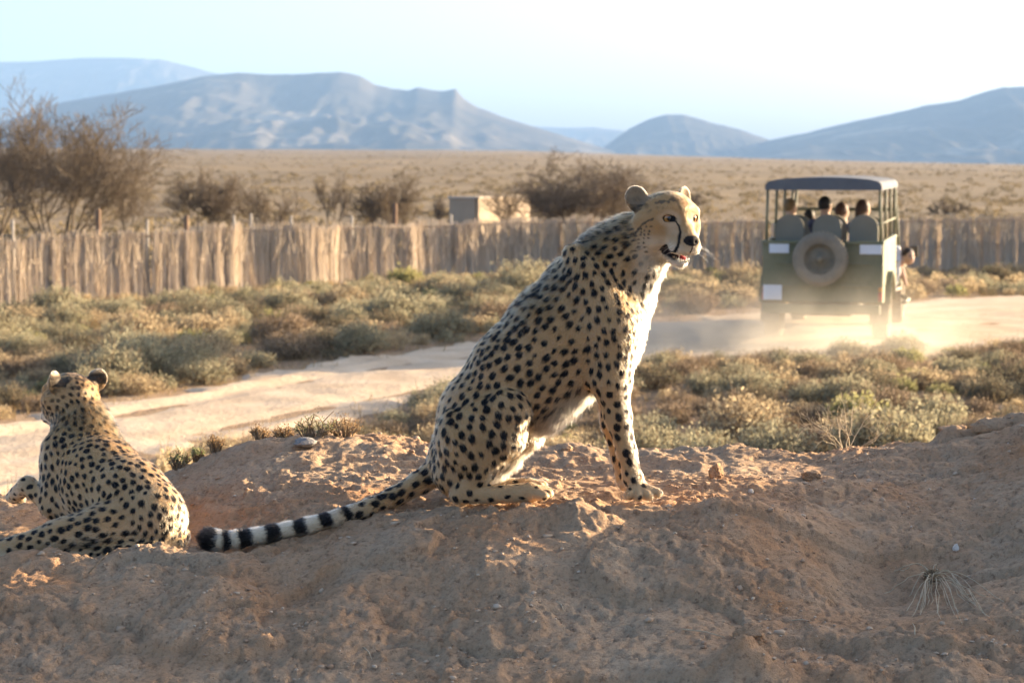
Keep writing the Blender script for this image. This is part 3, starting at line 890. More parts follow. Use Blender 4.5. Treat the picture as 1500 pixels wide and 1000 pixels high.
def eye_mat():
    m, nt, out = new_mat('cheetah_eye'); g = NT(nt)
    co = g.obj(); sx = g.n('ShaderNodeSeparateXYZ'); nt.links.new(co, sx.inputs[0])
    r = g.math('SQRT', g.math('ADD', g.math('POWER', sx.outputs[0], 2.0), g.math('POWER', sx.outputs[2], 2.0)))
    c = g.ramp(g.math('MULTIPLY', r, 40.0), [(0.0, (0.004, 0.003, 0.003)), (0.24, (0.006, 0.004, 0.003)), (0.29, (0.30, 0.13, 0.03)), (0.50, (0.42, 0.19, 0.045)), (0.60, (0.10, 0.045, 0.015)), (0.66, (0.012, 0.009, 0.008))])
    b = g.n('ShaderNodeBsdfPrincipled'); nt.links.new(c, b.inputs['Base Color']); b.inputs['Roughness'].default_value = 0.06
    b.inputs['Coat Weight'].default_value = 0.6
    nt.links.new(b.outputs[0], out.inputs[0]); return m
EYE = eye_mat()

def add_eyes(body, H, look=(0, 0, 0)):
    for sg in (-1, 1):
        mb = MB(); n = 20
        prof = [(-0.0185 + 0.037 * i / n, 0.0185 * math.sqrt(max(0, 1 - (-1 + 2 * i / n) ** 2))) for i in range(n + 1)]
        mb.lathe(prof, 'Y', n=28)
        o = mb.build('eye', EYE, body)
        f = Vector(H.d((sg * 0.14 + look[0], 1, -0.06))).normalized(); u = Vector(H.M[2]); u = (u - f * u.dot(f)).normalized(); s_ = f.cross(u)
        o.matrix_local = Matrix.Translation(H.w((sg * 0.0375, 0.0665, 0.001))) @ Matrix((s_, f, u)).transposed().to_4x4() @ Matrix.Scale(H.sc, 4)

# ---- the sitting one: joints are photo pixels plus depth, bones get real thickness
CD = 6.34
def cp(px, py, dy=0.0): return np.array(pix(px, py, CD + dy))
def cr(r): return r * CD / FPX

def make_sitting():
    S = SDF()
    def C(a, b, ra, rb, k=0.03, reg=None, flow=None):
        S.cone(cp(*a), cp(*b), cr(ra), cr(rb), k, flow, False, reg)
    back = (-0.5, 0, -0.8)
    # trunk
    C((918, 375, 0), (853, 430, 0), 35, 51, 0.04, 'neck')
    C((853, 426, 0), (803, 481, 0), 51, 55, 0.04, 'trunk')
    C((803, 481, 0), (748, 542, 0), 55, 57, 0.04, 'trunk')
    C((748, 542, 0), (703, 606, 0), 57, 55, 0.04, 'trunk')
    C((702, 605, 0), (668, 668, 0), 57, 41, 0.04, 'rump')
    C((889, 455, 0), (877, 505, 0), 54, 52, 0.04, 'chest', (-0.1, 0, -1))
    C((870, 500, 0), (800, 560, 0), 58, 52, 0.04, 'trunk')
    C((835, 540, 0), (790, 585, 0), 44, 40, 0.04, 'belly')
    C((915, 448, 0), (904, 495, 0), 32, 31, 0.035, 'chest', (0.1, 0, -1))
    C((845, 484, 0), (762, 560, 0), 66, 60, 0.04, 'trunk', (-0.6, 0, -0.8))
    # neck to head
    C((955, 348, 0.0), (905, 382, 0), 34, 38, 0.04, 'neck')
    C((955, 372, -0.01), (922, 425, 0), 24, 33, 0.04, 'throat')
    C((930, 338, 0.0), (880, 372, 0), 25, 32, 0.04, 'neck')
    C((840, 372, -0.05), (880, 445, -0.098), 15, 24, 0.035, 'shoulder', (0.2, 0, -1))
    C((874, 552, -0.095), (890, 560, -0.095), 11, 18, 0.02, 'leg', (0, 0, -1))
    # forelegs
    for (side, dx, kx) in ((-1, 0, 0), (1, 1, 0)):
        y = side * 0.088
        if side < 0:
            C((866, 408, y * 0.6), (895, 478, y), 34, 40, 0.04, 'shoulder', (0.2, 0, -1))
            C((895, 478, y), (894, 552, y * 1.05), 40, 30, 0.035, 'shoulder', (0, 0, -1))
            C((894, 548, y * 1.05), (905, 610, y), 27, 18.5, 0.03, 'leg')
            C((905, 610, y), (918, 662, y), 18.5, 13.5, 0.02, 'leg')
            C((918, 662, y), (927, 700, y), 13.5, 13, 0.015, 'leg')
            C((927, 700, y), (934, 716, y - 0.012), 14.5, 13, 0.015, 'paw')
            for t, (tx, ty, td) in enumerate(((921, 725, -0.050), (935, 727, -0.056), (950, 726, -0.048), (963, 722, -0.030))):
                C((932, 713, y - 0.01), (tx, ty, y + td), 10.5, 7.2, 0.004, 'paw')
        else:
            C((880, 415, y * 0.6), (905, 485, y), 32, 38, 0.04, 'shoulder', (0.2, 0, -1))
            C((905, 485, y), (892, 556, y), 37, 26, 0.035, 'shoulder', (0, 0, -1))
            C((892, 556, y), (898, 620, y), 24, 17, 0.03, 'leg')
            C((898, 620, y), (908, 668, y), 17, 13, 0.02, 'leg')
            C((908, 668, y), (914, 700, y), 13, 13, 0.015, 'paw')
            for t, (tx, ty, td) in enumerate(((914, 712, -0.035), (926, 713, -0.03), (936, 711, -0.01), (940, 709, 0.015))):
                C((914, 702, y), (tx, ty, y + td), 10, 7.2, 0.007, 'paw')
    # hind legs
    C((694, 640, -0.085), (742, 603, -0.135), 56, 35, 0.012, 'thigh', (0.5, 0, -0.9))
    C((700, 660, -0.09), (735, 640, -0.13), 45, 34, 0.03, 'thigh', (0.3, 0, -0.9))
    C((672, 690, -0.055), (690, 660, -0.08), 38, 45, 0.03, 'thigh', (0.1, 0, -1))
    C((746, 603, -0.138), (734, 640, -0.135), 30, 27, 0.012, 'thigh', (0, 0, -1))
    C((742, 622, -0.125), (706, 690, -0.132), 27, 18, 0.016, 'shin', (-0.4, 0, -0.9))
    C((706, 690, -0.132), (674, 724, -0.135), 18, 13.5, 0.016, 'shin')
    C((674, 724, -0.135), (720, 724, -0.14), 13.5, 12.5, 0.014, 'foot')
    C((720, 724, -0.14), (778, 721, -0.142), 12.5, 14, 0.014, 'foot')
    for (tx, ty, td) in ((796, 726, -0.172), (802, 724, -0.152), (803, 721, -0.130), (798, 718, -0.112)):
        C((776, 720, -0.142), (tx, ty, td), 11, 7.5, 0.007, 'foot')
    C((700, 640, 0.07), (765, 628, 0.11), 55, 30, 0.03, 'thigh', (0.5, 0, -0.9))
    C((765, 632, 0.115), (705, 702, 0.125), 26, 15, 0.02, 'inner', (-0.4, 0, -0.9))
    C((705, 702, 0.125), (690, 716, 0.125), 15, 13, 0.015, 'foot')
    C((690, 716, 0.125), (770, 711, 0.13), 12, 12, 0.015, 'foot')
    for (tx, ty, td) in ((790, 712, 0.105), (795, 711, 0.125), (792, 709, 0.148)):
        C((768, 710, 0.13), (tx, ty, td), 10.5, 7.2, 0.007, 'foot')
    # tail
    T = [(640, 690, 0.0, 21), (615, 707, -0.015, 15.5), (580, 726, -0.04, 13), (540, 743, -0.07, 12), (495, 758, -0.105, 11.3), (450, 770, -0.135, 11), (400, 780, -0.155, 11), (350, 789, -0.165, 11.5), (322, 791, -0.168, 13), (308, 789, -0.17, 12)]
    for a, b in zip(T[:-1], T[1:]):
        C(a[:3], b[:3], a[3], b[3], 0.014, 'tail')
    tail = [cp(*t[:3]) for t in T]
    # head
    yaw, pit = R(27), R(-3)
    f = (math.sin(yaw) * math.cos(pit), -math.cos(yaw) * math.cos(pit), math.sin(pit))
    H = HeadFrame(cp(977, 317, -0.045), f, (0.02, 0, 1), 1.09)
    head_sdf(S, H, True)
    n_keep = S

    def coat(P, nrm, rg):
        g = lambda k: np.asarray(rg.get(k, np.zeros(len(P))))
        col = np.tile(TAN, (len(P), 1))
        mix = lambda c, m, to: c * (1 - m[:, None]) + np.array(to) * m[:, None]
        # undersides and flanks pale
        col = mix(col, 0.65 * sstep(0.10, -0.65, nrm[:, 2] + 0.25 * (np.abs(nrm[:, 1]) - 0.5)), PALE)
        px = 750 + FPX * P[:, 0] / P[:, 1]
        chest = (g('chest') + g('throat') + 0.6 * g('neck')) * sstep(0.82, 1.08, nrm[:, 0] - 0.35 * nrm[:, 2])
        belly = (g('belly') + g('trunk') * 0.7) * sstep(0.50, 0.88, nrm[:, 0] * 0.75 - nrm[:, 2] * 0.66)
        w = np.clip(chest * 1.1 + belly * 1.1 + g('inner') * 0.8 + 0.45 * g('throat'), 0, 1)
        # far side hind leg faces inward: pale
        w = np.maximum(w, g('paw') * 0.12 + g('foot') * 0.10)
        w = np.maximum(w, (g('leg') + g('shin')) * 0.5 * sstep(0.2, 0.7, nrm[:, 0]))
        col = mix(col, np.clip(w, 0, 1), WHITE)
        d, t = seg_dist(P, tail)
        tl = np.clip(g('tail'), 0, 1)
        col = mix(col, tl * sstep(0.25, 0.6, t) * 0.8, WHITE * 0.92)
        ph = (t - 0.40) / 0.088
        wave = np.abs((ph - np.floor(ph)) - 0.5) * 2
        n = vnoise(P[:, 0] * 60, P[:, 1] * 60, P[:, 2] * 60, seed=4)
        ring = tl * (t > 0.40) * sstep(0.54, 0.42, 1 - wave + 0.12 * n) * (t < 0.90)
        side = sstep(-0.75, -0.15, nrm[:, 2] + 0.35 * vnoise(t * 40, t * 0, seed=9)) * sstep(0.72, 0.40, t) + sstep(0.40, 0.72, t)
        ring = ring * np.clip(side, 0, 1)
        tip = tl * sstep(0.918, 0.925, t + 0.006 * n)
        spotgain = np.clip(1.0 - np.clip(chest * 1.6 + belly * 1.25 + g('inner'), 0, 1) - 1.0 * (g('muzzle') + g('jaw') + g('nose')), 0, 1)
        spotgain *= 1 - tl * sstep(0.40, 0.46, t)
        spotgain *= 1 - np.clip(g('head') * 1.3, 0, 1)
        return col, spotgain, np.clip(ring + tip, 0, 1)

    def spots(V, N, rg):
        g = lambda k: np.asarray(rg.get(k, np.zeros(len(V))))
        size = np.full(len(V), 0.0118); sp = np.full(len(V), 0.0278)
        sm = np.clip(g('neck') + g('throat') + 0.7 * g('shoulder') + 0.5 * g('chest'), 0, 1)
        size = size * (1 - 0.20 * sm); sp = sp * (1 - 0.14 * sm)
        lg = np.clip(g('leg') + g('shin') + g('foot') + g('paw'), 0, 1)
        size = size * (1 + 0.10 * np.clip(lg + g('thigh'), 0, 1)); sp = sp * (1 + 0.08 * lg)
        pw = np.clip(g('paw') + g('foot'), 0, 1); size = size * (1 - 0.35 * pw)
        tl = g('tail'); size = size * (1 + 0.15 * tl); sp = sp * (1 + 0.05 * tl)
        dorsal = np.clip((g('trunk') + g('neck')) * sstep(0.1, 0.8, -N[:, 0] * 0.7 + N[:, 2] * 0.7), 0, 1)
        sp = sp * (1 - 0.14 * dorsal)
        return sp, size, np.clip(g('head') + g('muzzle'), 0, 1) < 0.6

    def length(V, N, rg, L):
        g = lambda k: np.asarray(rg.get(k, np.zeros(len(V))))
        ln = np.full(len(V), 0.0145); lf = np.full(len(V), 0.32)
        up = sstep(0.1, 0.8, -N[:, 0] * 0.6 + N[:, 2] * 0.75)
        nape = np.clip(g('neck') + 0.6 * g('trunk') * sstep(1.9, 2.05, V[:, 2]), 0, 1) * up
        ln += 0.018 * nape; lf += 0.6 * nape
        px = N[:, 0]
        fr = (g('chest') + g('throat')) * sstep(0.3, 0.8, px)
        ln += 0.014 * fr; lf += 0.4 * fr
        be = (g('belly') + 0.5 * g('trunk')) * sstep(0.35, 0.85, px * 0.75 - N[:, 2] * 0.66)
        ln += 0.042 * be; lf += 0.8 * be
        inn = g('inner'); ln += 0.030 * inn; lf += 0.6 * inn
        sh = g('shin') * sstep(0.2, 0.7, px); ln += 0.008 * sh
        lg = np.clip(g('leg') + g('paw') + g('foot') + 0.5 * g('shin'), 0, 1); ln -= 0.0055 * lg
        tl = g('tail'); lf += 0.12 * tl
        d, t = seg_dist(V, tail); tp = tl * sstep(0.86, 0.95, t); ln += 0.012 * tp; lf += 0.5 * tp
        hd = np.clip(g('head') + g('muzzle') + g('jaw') + g('nose') + g('ear'), 0, 1)
        ln = ln * (1 - hd) + hd * 0.0058; lf = lf * (1 - hd) + hd * 0.30
        cheek = hd * sstep(-0.02, -0.06, L[:, 2]) * sstep(0.03, -0.03, L[:, 1]); ln += 0.008 * cheek
        jaw = g('jaw') * sstep(-0.1, -0.13, L[:, 2]); ln += 0.006 * jaw
        return ln, lf

    body = finish_cheetah('cheetah', S, 0.0041, H, coat, spots, length, 175000, 21,
                          'spotted cheetah sitting upright with its mouth open, head turned to the viewer', tail)
    add_eyes(body, H, (-0.16, 0, 0))
    # tongue, teeth, whiskers
    tm = simple_mat('tongue', (0.50, 0.06, 0.06), 0.35, 0.15, 60, spec=0.5)
    S2 = SDF(); S2.cone(H.w((0.004, 0.040, -0.119)), H.w((0.010, 0.078, -0.130)), 0.011, 0.007, 0.01); S2.ell(H.w((0.012, 0.080, -0.128)), (0.013, 0.016, 0.005), rotM(H, -16), 0.008)
    link('tongue', S2.mesh('tongue', 0.003, 1), tm, body)
    wm = simple_mat('tooth_enamel', (0.82, 0.76, 0.62), 0.3, 0.08, 80, spec=0.5)
    for sg in (-1, 1):
        for (a, b, r) in (((sg * 0.019, 0.108, -0.103), (sg * 0.0185, 0.108, -0.123), 0.0040), ((sg * 0.0165, 0.101, -0.138), (sg * 0.017, 0.103, -0.122), 0.0036), ((sg * 0.028, 0.078, -0.104), (sg * 0.028, 0.079, -0.113), 0.0036)):
            MB().tube([H.w(a), (H.w(a) * 0.5 + H.w(b) * 0.5), H.w(b)], [r, r * 0.75, r * 0.12], 7).build('tooth', wm, body)
    dk = simple_mat('mouth_lining', (0.035, 0.012, 0.012), 0.5, 0.2, 60)
    S3 = SDF(); S3.ell(H.w((0, 0.058, -0.108)), (0.030, 0.018, 0.012), rotM(H, -16), 0.005); link('mouth_lining', S3.mesh('mouth_lining', 0.004, 1), dk, body)
    rng = np.random.default_rng(5); pts = []
    for sg in (-1, 1):
        for k in range(9 if sg < 0 else 5):
            b = np.array((sg * (0.036 + 0.004 * (k % 3)), 0.116 - 0.010 * (k % 4), -0.080 - 0.006 * (k % 5)))
            d = np.array((sg * rng.uniform(0.7, 1.1), rng.uniform(0.0, 0.5), rng.uniform(-0.5, 0.25))); d /= np.linalg.norm(d); L = rng.uniform(0.035, 0.07)
            pts.append([H.w(b + d * L * t + np.array((0, -0.10, -0.25)) * L * t * t) for t in (0, 0.33, 0.66, 1)])
    pts = np.array(pts); rad = np.tile(np.array([0.00022, 0.00019, 0.00014, 0.00006]), (len(pts), 1))
    hair_object('whiskers', pts, rad, np.tile(np.array((0.9, 0.87, 0.8)), (len(pts), 1)), FUR, body)
    return body
make_sitting()

# ---- the lying one, seen from behind
LD = 6.25
def make_lying():
    S = SDF()
    P_ = lambda px, py, dy=0.0: np.array(pix(px, py, LD + dy))
    def C(a, b, ra, rb, k=0.035, reg=None, flow=None):
        S.cone(P_(*a), P_(*b), ra * (LD + a[2]) / FPX, rb * (LD + b[2]) / FPX, k, flow, False, reg)
    # trunk: head far, rump near
    C((118, 640, 0.36), (122, 675, 0.30), 36, 48, 0.04, 'trunk')
    C((120, 672, 0.30), (150, 700, 0.18), 50, 55, 0.04, 'trunk')
    C((150, 700, 0.18), (190, 728, 0.06), 55, 54, 0.04, 'trunk')
    C((190, 728, 0.06), (220, 752, -0.02), 54, 50, 0.04, 'rump', (0.45, -0.4, -0.75))
    C((205, 745, 0.02), (228, 765, -0.02), 46, 42, 0.04, 'rump', (0.4, -0.3, -0.85))
    C((108, 680, 0.33), (112, 730, 0.26), 46, 44, 0.04, 'trunk')
    C((140, 725, 0.18), (185, 760, 0.06), 46, 42, 0.04, 'trunk')
    # shoulder blades
    C((88, 660, 0.27), (92, 712, 0.26), 26, 30, 0.035, 'shoulder', (0.1, -0.3, -0.9))
    C((150, 660, 0.33), (160, 700, 0.30), 24, 28, 0.035, 'shoulder', (0.1, -0.3, -0.9))
    # neck
    C((108, 600, 0.38), (116, 642, 0.345), 31, 38, 0.04, 'neck')
    C((128, 610, 0.35), (140, 650, 0.31), 26, 32, 0.04, 'neck')
    # left foreleg stretched out
    C((92, 715, 0.25), (78, 738, 0.24), 27, 21, 0.03, 'leg')
    C((80, 738, 0.24), (40, 712, 0.30), 17, 13.5, 0.02, 'leg')
    C((40, 710, 0.30), (26, 722, 0.36), 13, 12, 0.015, 'paw')
    for t in ((16, 728, 0.40), (22, 730, 0.41), (30, 730, 0.41)):
        C((26, 722, 0.36), t, 10, 8, 0.008, 'paw')
    # hind leg thrown out to the side
    C((205, 758, -0.02), (150, 772, -0.08), 46, 34, 0.022, 'thigh')
    C((150, 772, -0.08), (88, 784, -0.10), 33, 24, 0.02, 'thigh')
    C((92, 782, -0.10), (30, 798, -0.10), 23, 15, 0.016, 'shin')
    C((30, 798, -0.10), (-30, 808, -0.09), 15, 12, 0.015, 'shin')
    C((-30, 808, -0.09), (-95, 812, -0.08), 12, 12.5, 0.012, 'foot')
    for t in ((-118, 815, -0.10), (-120, 813, -0.07), (-116, 812, -0.05)):
        C((-95, 812, -0.08), t, 11, 8, 0.008, 'foot')
    # under hind foot
    C((150, 808, -0.10), (95, 816, -0.13), 12, 9, 0.012, 'foot')
    C((95, 816, -0.13), (5, 819, -0.12), 9, 8.5, 0.012, 'foot')
    C((5, 819, -0.12), (-30, 821, -0.12), 9, 8, 0.01, 'foot')
    # far hind thigh under the rump
    C((225, 765, -0.02), (170, 798, -0.08), 38, 22, 0.02, 'thigh')
    # tail curled round the rump
    T = [(240, 768, 0.06, 20), (262, 785, 0.02, 15), (255, 797, -0.06, 13), (225, 803, -0.11, 12.5), (190, 806, -0.13, 12), (160, 811, -0.135, 11), (140, 815, -0.13, 9)]
    for a, b in zip(T[:-1], T[1:]): C(a[:3], b[:3], a[3], b[3], 0.012, 'tail')
    tail = [P_(*t[:3]) for t in T]
    H = HeadFrame(P_(103, 578, 0.41), (-0.66, 0.75, -0.04), (0.02, 0, 1), 1.0)
    head_sdf(S, H, False)
    def coat(P, nrm, rg):
        g = lambda k: np.asarray(rg.get(k, np.zeros(len(P))))
        mix = lambda c, m, to: c * (1 - m[:, None]) + np.array(to) * m[:, None]
        col = np.tile(TAN, (len(P), 1))
        col = mix(col, 0.6 * sstep(0.55, -0.4, nrm[:, 2]), PALE)
        col = mix(col, np.clip(0.35 * (g('foot') + g('paw')) + 0.25 * g('thigh') * sstep(0.3, -0.3, nrm[:, 2]), 0, 1), WHITE)
        col = mix(col, 0.35 * (g('rump') + g('tail')), PALE)
        hd = np.clip(g('head') * 1.2 + g('muzzle') + g('jaw') + g('nose') + g('ear'), 0, 1)
        return col, 1 - 0.95 * np.clip(g('muzzle') + g('jaw') + g('nose') + g('ear'), 0, 1) * 1.0, None
    def spots(V, N, rg):
        g = lambda k: np.asarray(rg.get(k, np.zeros(len(V))))
        size = np.full(len(V), 0.0108); sp = np.full(len(V), 0.0255)
        hd = np.clip(g('head') + g('neck'), 0, 1); size = size * (1 - 0.32 * hd); sp = sp * (1 - 0.24 * hd)
        pw = np.clip(g('paw') + g('foot'), 0, 1); size = size * (1 - 0.3 * pw)
        tl = g('tail'); size = size * (1 + 0.25 * tl)
        return sp, size, np.clip(g('muzzle') + g('ear'), 0, 1) < 0.5
    def length(V, N, rg, L):
        g = lambda k: np.asarray(rg.get(k, np.zeros(len(V))))
        ln = np.full(len(V), 0.0135); lf = np.full(len(V), 0.34)
        nape = np.clip(g('neck') + 0.5 * g('trunk') * sstep(0.1, 0.35, V[:, 1] - LD), 0, 1) * sstep(-0.2, 0.6, N[:, 0] * 0.6 + N[:, 2] * 0.5 - N[:, 1] * 0.4)
        ln += 0.018 * nape; lf += 0.4 * nape
        lg = np.clip(g('leg') + g('paw') + g('foot') + 0.5 * g('shin'), 0, 1); ln -= 0.006 * lg
        th = g('thigh') * sstep(0.0, -0.6, N[:, 2]); ln += 0.012 * th
        hd = np.clip(g('head') + g('muzzle') + g('jaw') + g('nose') + g('ear'), 0, 1)
        ln = ln * (1 - hd) + hd * 0.0075; lf = lf * (1 - hd) + hd * 0.35
        return ln, lf
    body = finish_cheetah('cheetah', S, 0.0042, H, coat, spots, length, 150000, 33,
                          'spotted cheetah lying down with its back turned, looking away over the track', tail)
    add_eyes(body, H)
    return body
make_lying()
# ------------------------------------------------------------------ plants
def leaf_mat(name, c1, c2, trans=0.35, twig=False):
    m, nt, out = new_mat(name); g = NT(nt)
    geo = g.n('ShaderNodeNewGeometry'); oi = g.n('ShaderNodeObjectInfo')
    c = g.mix(geo.outputs['Random Per Island'], c1, c2)
    c = g.mix(g.math('MULTIPLY', oi.outputs['Random'], 0.35), c, tuple(0.55 * a + 0.45 * b for a, b in zip(c1, (0.30, 0.235, 0.15))))
    d = g.n('ShaderNodeBsdfDiffuse'); nt.links.new(c, d.inputs[0])
    t = g.n('ShaderNodeBsdfTranslucent'); nt.links.new(c, t.inputs[0])
    mx = g.n('ShaderNodeMixShader'); mx.inputs[0].default_value = trans
    nt.links.new(d.outputs[0], mx.inputs[1]); nt.links.new(t.outputs[0], mx.inputs[2]); nt.links.new(mx.outputs[0], out.inputs[0])
    return m

def segs_np(P0, P1, r0, r1, sides=3):
    """many tapered sticks as one vertex/face set"""
    P0, P1 = np.asarray(P0, float), np.asarray(P1, float); n = len(P0)
    r0 = np.broadcast_to(np.asarray(r0, float), (n,)); r1 = np.broadcast_to(np.asarray(r1, float), (n,))
    d = P1 - P0; d /= np.linalg.norm(d, axis=1, keepdims=True) + 1e-9
    ref = np.where(np.abs(d[:, 2:3]) > 0.9, np.array([[1.0, 0, 0]]), np.array([[0, 0, 1.0]]))
    a = np.cross(d, ref); a /= np.linalg.norm(a, axis=1, keepdims=True) + 1e-9; b = np.cross(d, a)
    V = np.empty((n, 2 * sides, 3))
    for k in range(sides):
        t = 2 * math.pi * k / sides; o = a * math.cos(t) + b * math.sin(t)
        V[:, k] = P0 + o * r0[:, None]; V[:, sides + k] = P1 + o * r1[:, None]
    base = (np.arange(n) * 2 * sides)[:, None]
    F = np.concatenate([base + np.array([[k, (k + 1) % sides, sides + (k + 1) % sides, sides + k]]) for k in range(sides)])
    return V.reshape(-1, 3), F

def quads_np(C, A, B):
    """leaf quads: centre, half-length vector, half-width vector"""
    V = np.stack([C - A, C + B * 1.0, C + A, C - B * 1.0], 1).reshape(-1, 3)
    F = np.arange(len(C) * 4).reshape(-1, 4)
    return V, F

def shrub_np(rng, n_stem, n_leaf, w, h, leaf, spread=1.0, twigs=True, dome=1.0):
    """returns twig verts/faces and leaf verts/faces of one bush about w wide and h tall"""
    az = rng.uniform(0, 2 * math.pi, n_stem); rad = np.sqrt(rng.random(n_stem)) * 0.5 * w
    top = h * (0.55 + 0.45 * rng.random(n_stem)) * np.sqrt(np.clip(1 - (rad / (0.56 * w)) ** 2 * dome, 0.12, 1))
    tip = np.stack([rad * np.cos(az), rad * np.sin(az), top], 1)
    base = tip * np.array([0.22, 0.22, 0]) + np.array([0, 0, -0.03])
    mid = base * 0.45 + tip * 0.55 + rng.normal(0, 0.035 * w, (n_stem, 3)); mid[:, 2] = np.maximum(mid[:, 2], 0.02)
    P0 = np.concatenate([base, mid]); P1 = np.concatenate([mid, tip])
    r0 = np.concatenate([np.full(n_stem, 0.006), np.full(n_stem, 0.004)]); r1 = np.concatenate([np.full(n_stem, 0.004), np.full(n_stem, 0.0015)])
    if twigs:
        k = 3; j = np.repeat(np.arange(n_stem), k); t = rng.uniform(0.35, 1.0, len(j))[:, None]
        s = mid[j] * (1 - t) + tip[j] * t; e = s + rng.normal(0, 0.09 * w, (len(j), 3)) + np.array([0, 0, 0.07 * h])
        P0 = np.concatenate([P0, s]); P1 = np.concatenate([P1, e]); r0 = np.concatenate([r0, np.full(len(j), 0.0028)]); r1 = np.concatenate([r1, np.full(len(j), 0.001)])
    tv, tf = segs_np(P0, P1, r0, r1)
    j = rng.integers(0, n_stem, n_leaf); t = (rng.random(n_leaf) ** 0.6)[:, None]
    c = mid[j] * (1 - t) + tip[j] * t + rng.normal(0, 0.055 * w, (n_leaf, 3)) * spread
    c[:, 2] = np.abs(c[:, 2]) + 0.01
    a = rng.normal(0, 1, (n_leaf, 3)); a[:, 2] += 0.6; a /= np.linalg.norm(a, axis=1, keepdims=True)
    b = np.cross(a, rng.normal(0, 1, (n_leaf, 3))); b /= np.linalg.norm(b, axis=1, keepdims=True)
    L = leaf * rng.uniform(0.6, 1.4, n_leaf)[:, None]
    lv, lf = quads_np(c, a * L, b * L * 0.42)
    return (tv, tf), (lv, lf)

TWIG = leaf_mat('dry_twig', (0.20, 0.14, 0.09), (0.36, 0.26, 0.165), 0.1)
KINDS = [
    # name, leaf colours, leaves, stems, w, h, leaf size, label, group, category
    ('karoo_bush', ((0.215, 0.20, 0.13), (0.37, 0.335, 0.225)), 2600, 90, 0.80, 0.38, 0.019, 'grey-green rounded bush', 'grey-green bushes on the plain'),
    ('dry_bush', ((0.36, 0.275, 0.165), (0.54, 0.43, 0.275)), 1800, 130, 0.72, 0.31, 0.017, 'golden dry bush', 'golden dry bushes on the plain'),
    ('twiggy_bush', ((0.23, 0.17, 0.12), (0.41, 0.315, 0.225)), 1100, 190, 0.70, 0.29, 0.013, 'brown twiggy leafless bush', 'brown twiggy bushes on the plain'),
    ('green_bush', ((0.22, 0.21, 0.09), (0.37, 0.34, 0.16)), 2000, 80, 0.50, 0.29, 0.020, 'yellow-green leafy bush', 'yellow-green bushes on the plain'),
    ('dark_bush', ((0.085, 0.08, 0.055), (0.18, 0.155, 0.105)), 2400, 110, 0.78, 0.36, 0.017, 'dark dense bush', 'dark bushes on the plain'),
]
KM = [leaf_mat(k[0] + '_leaf', tuple(1.18 * c for c in k[1][0]), tuple(1.18 * c for c in k[1][1]), 0.48) for k in KINDS]

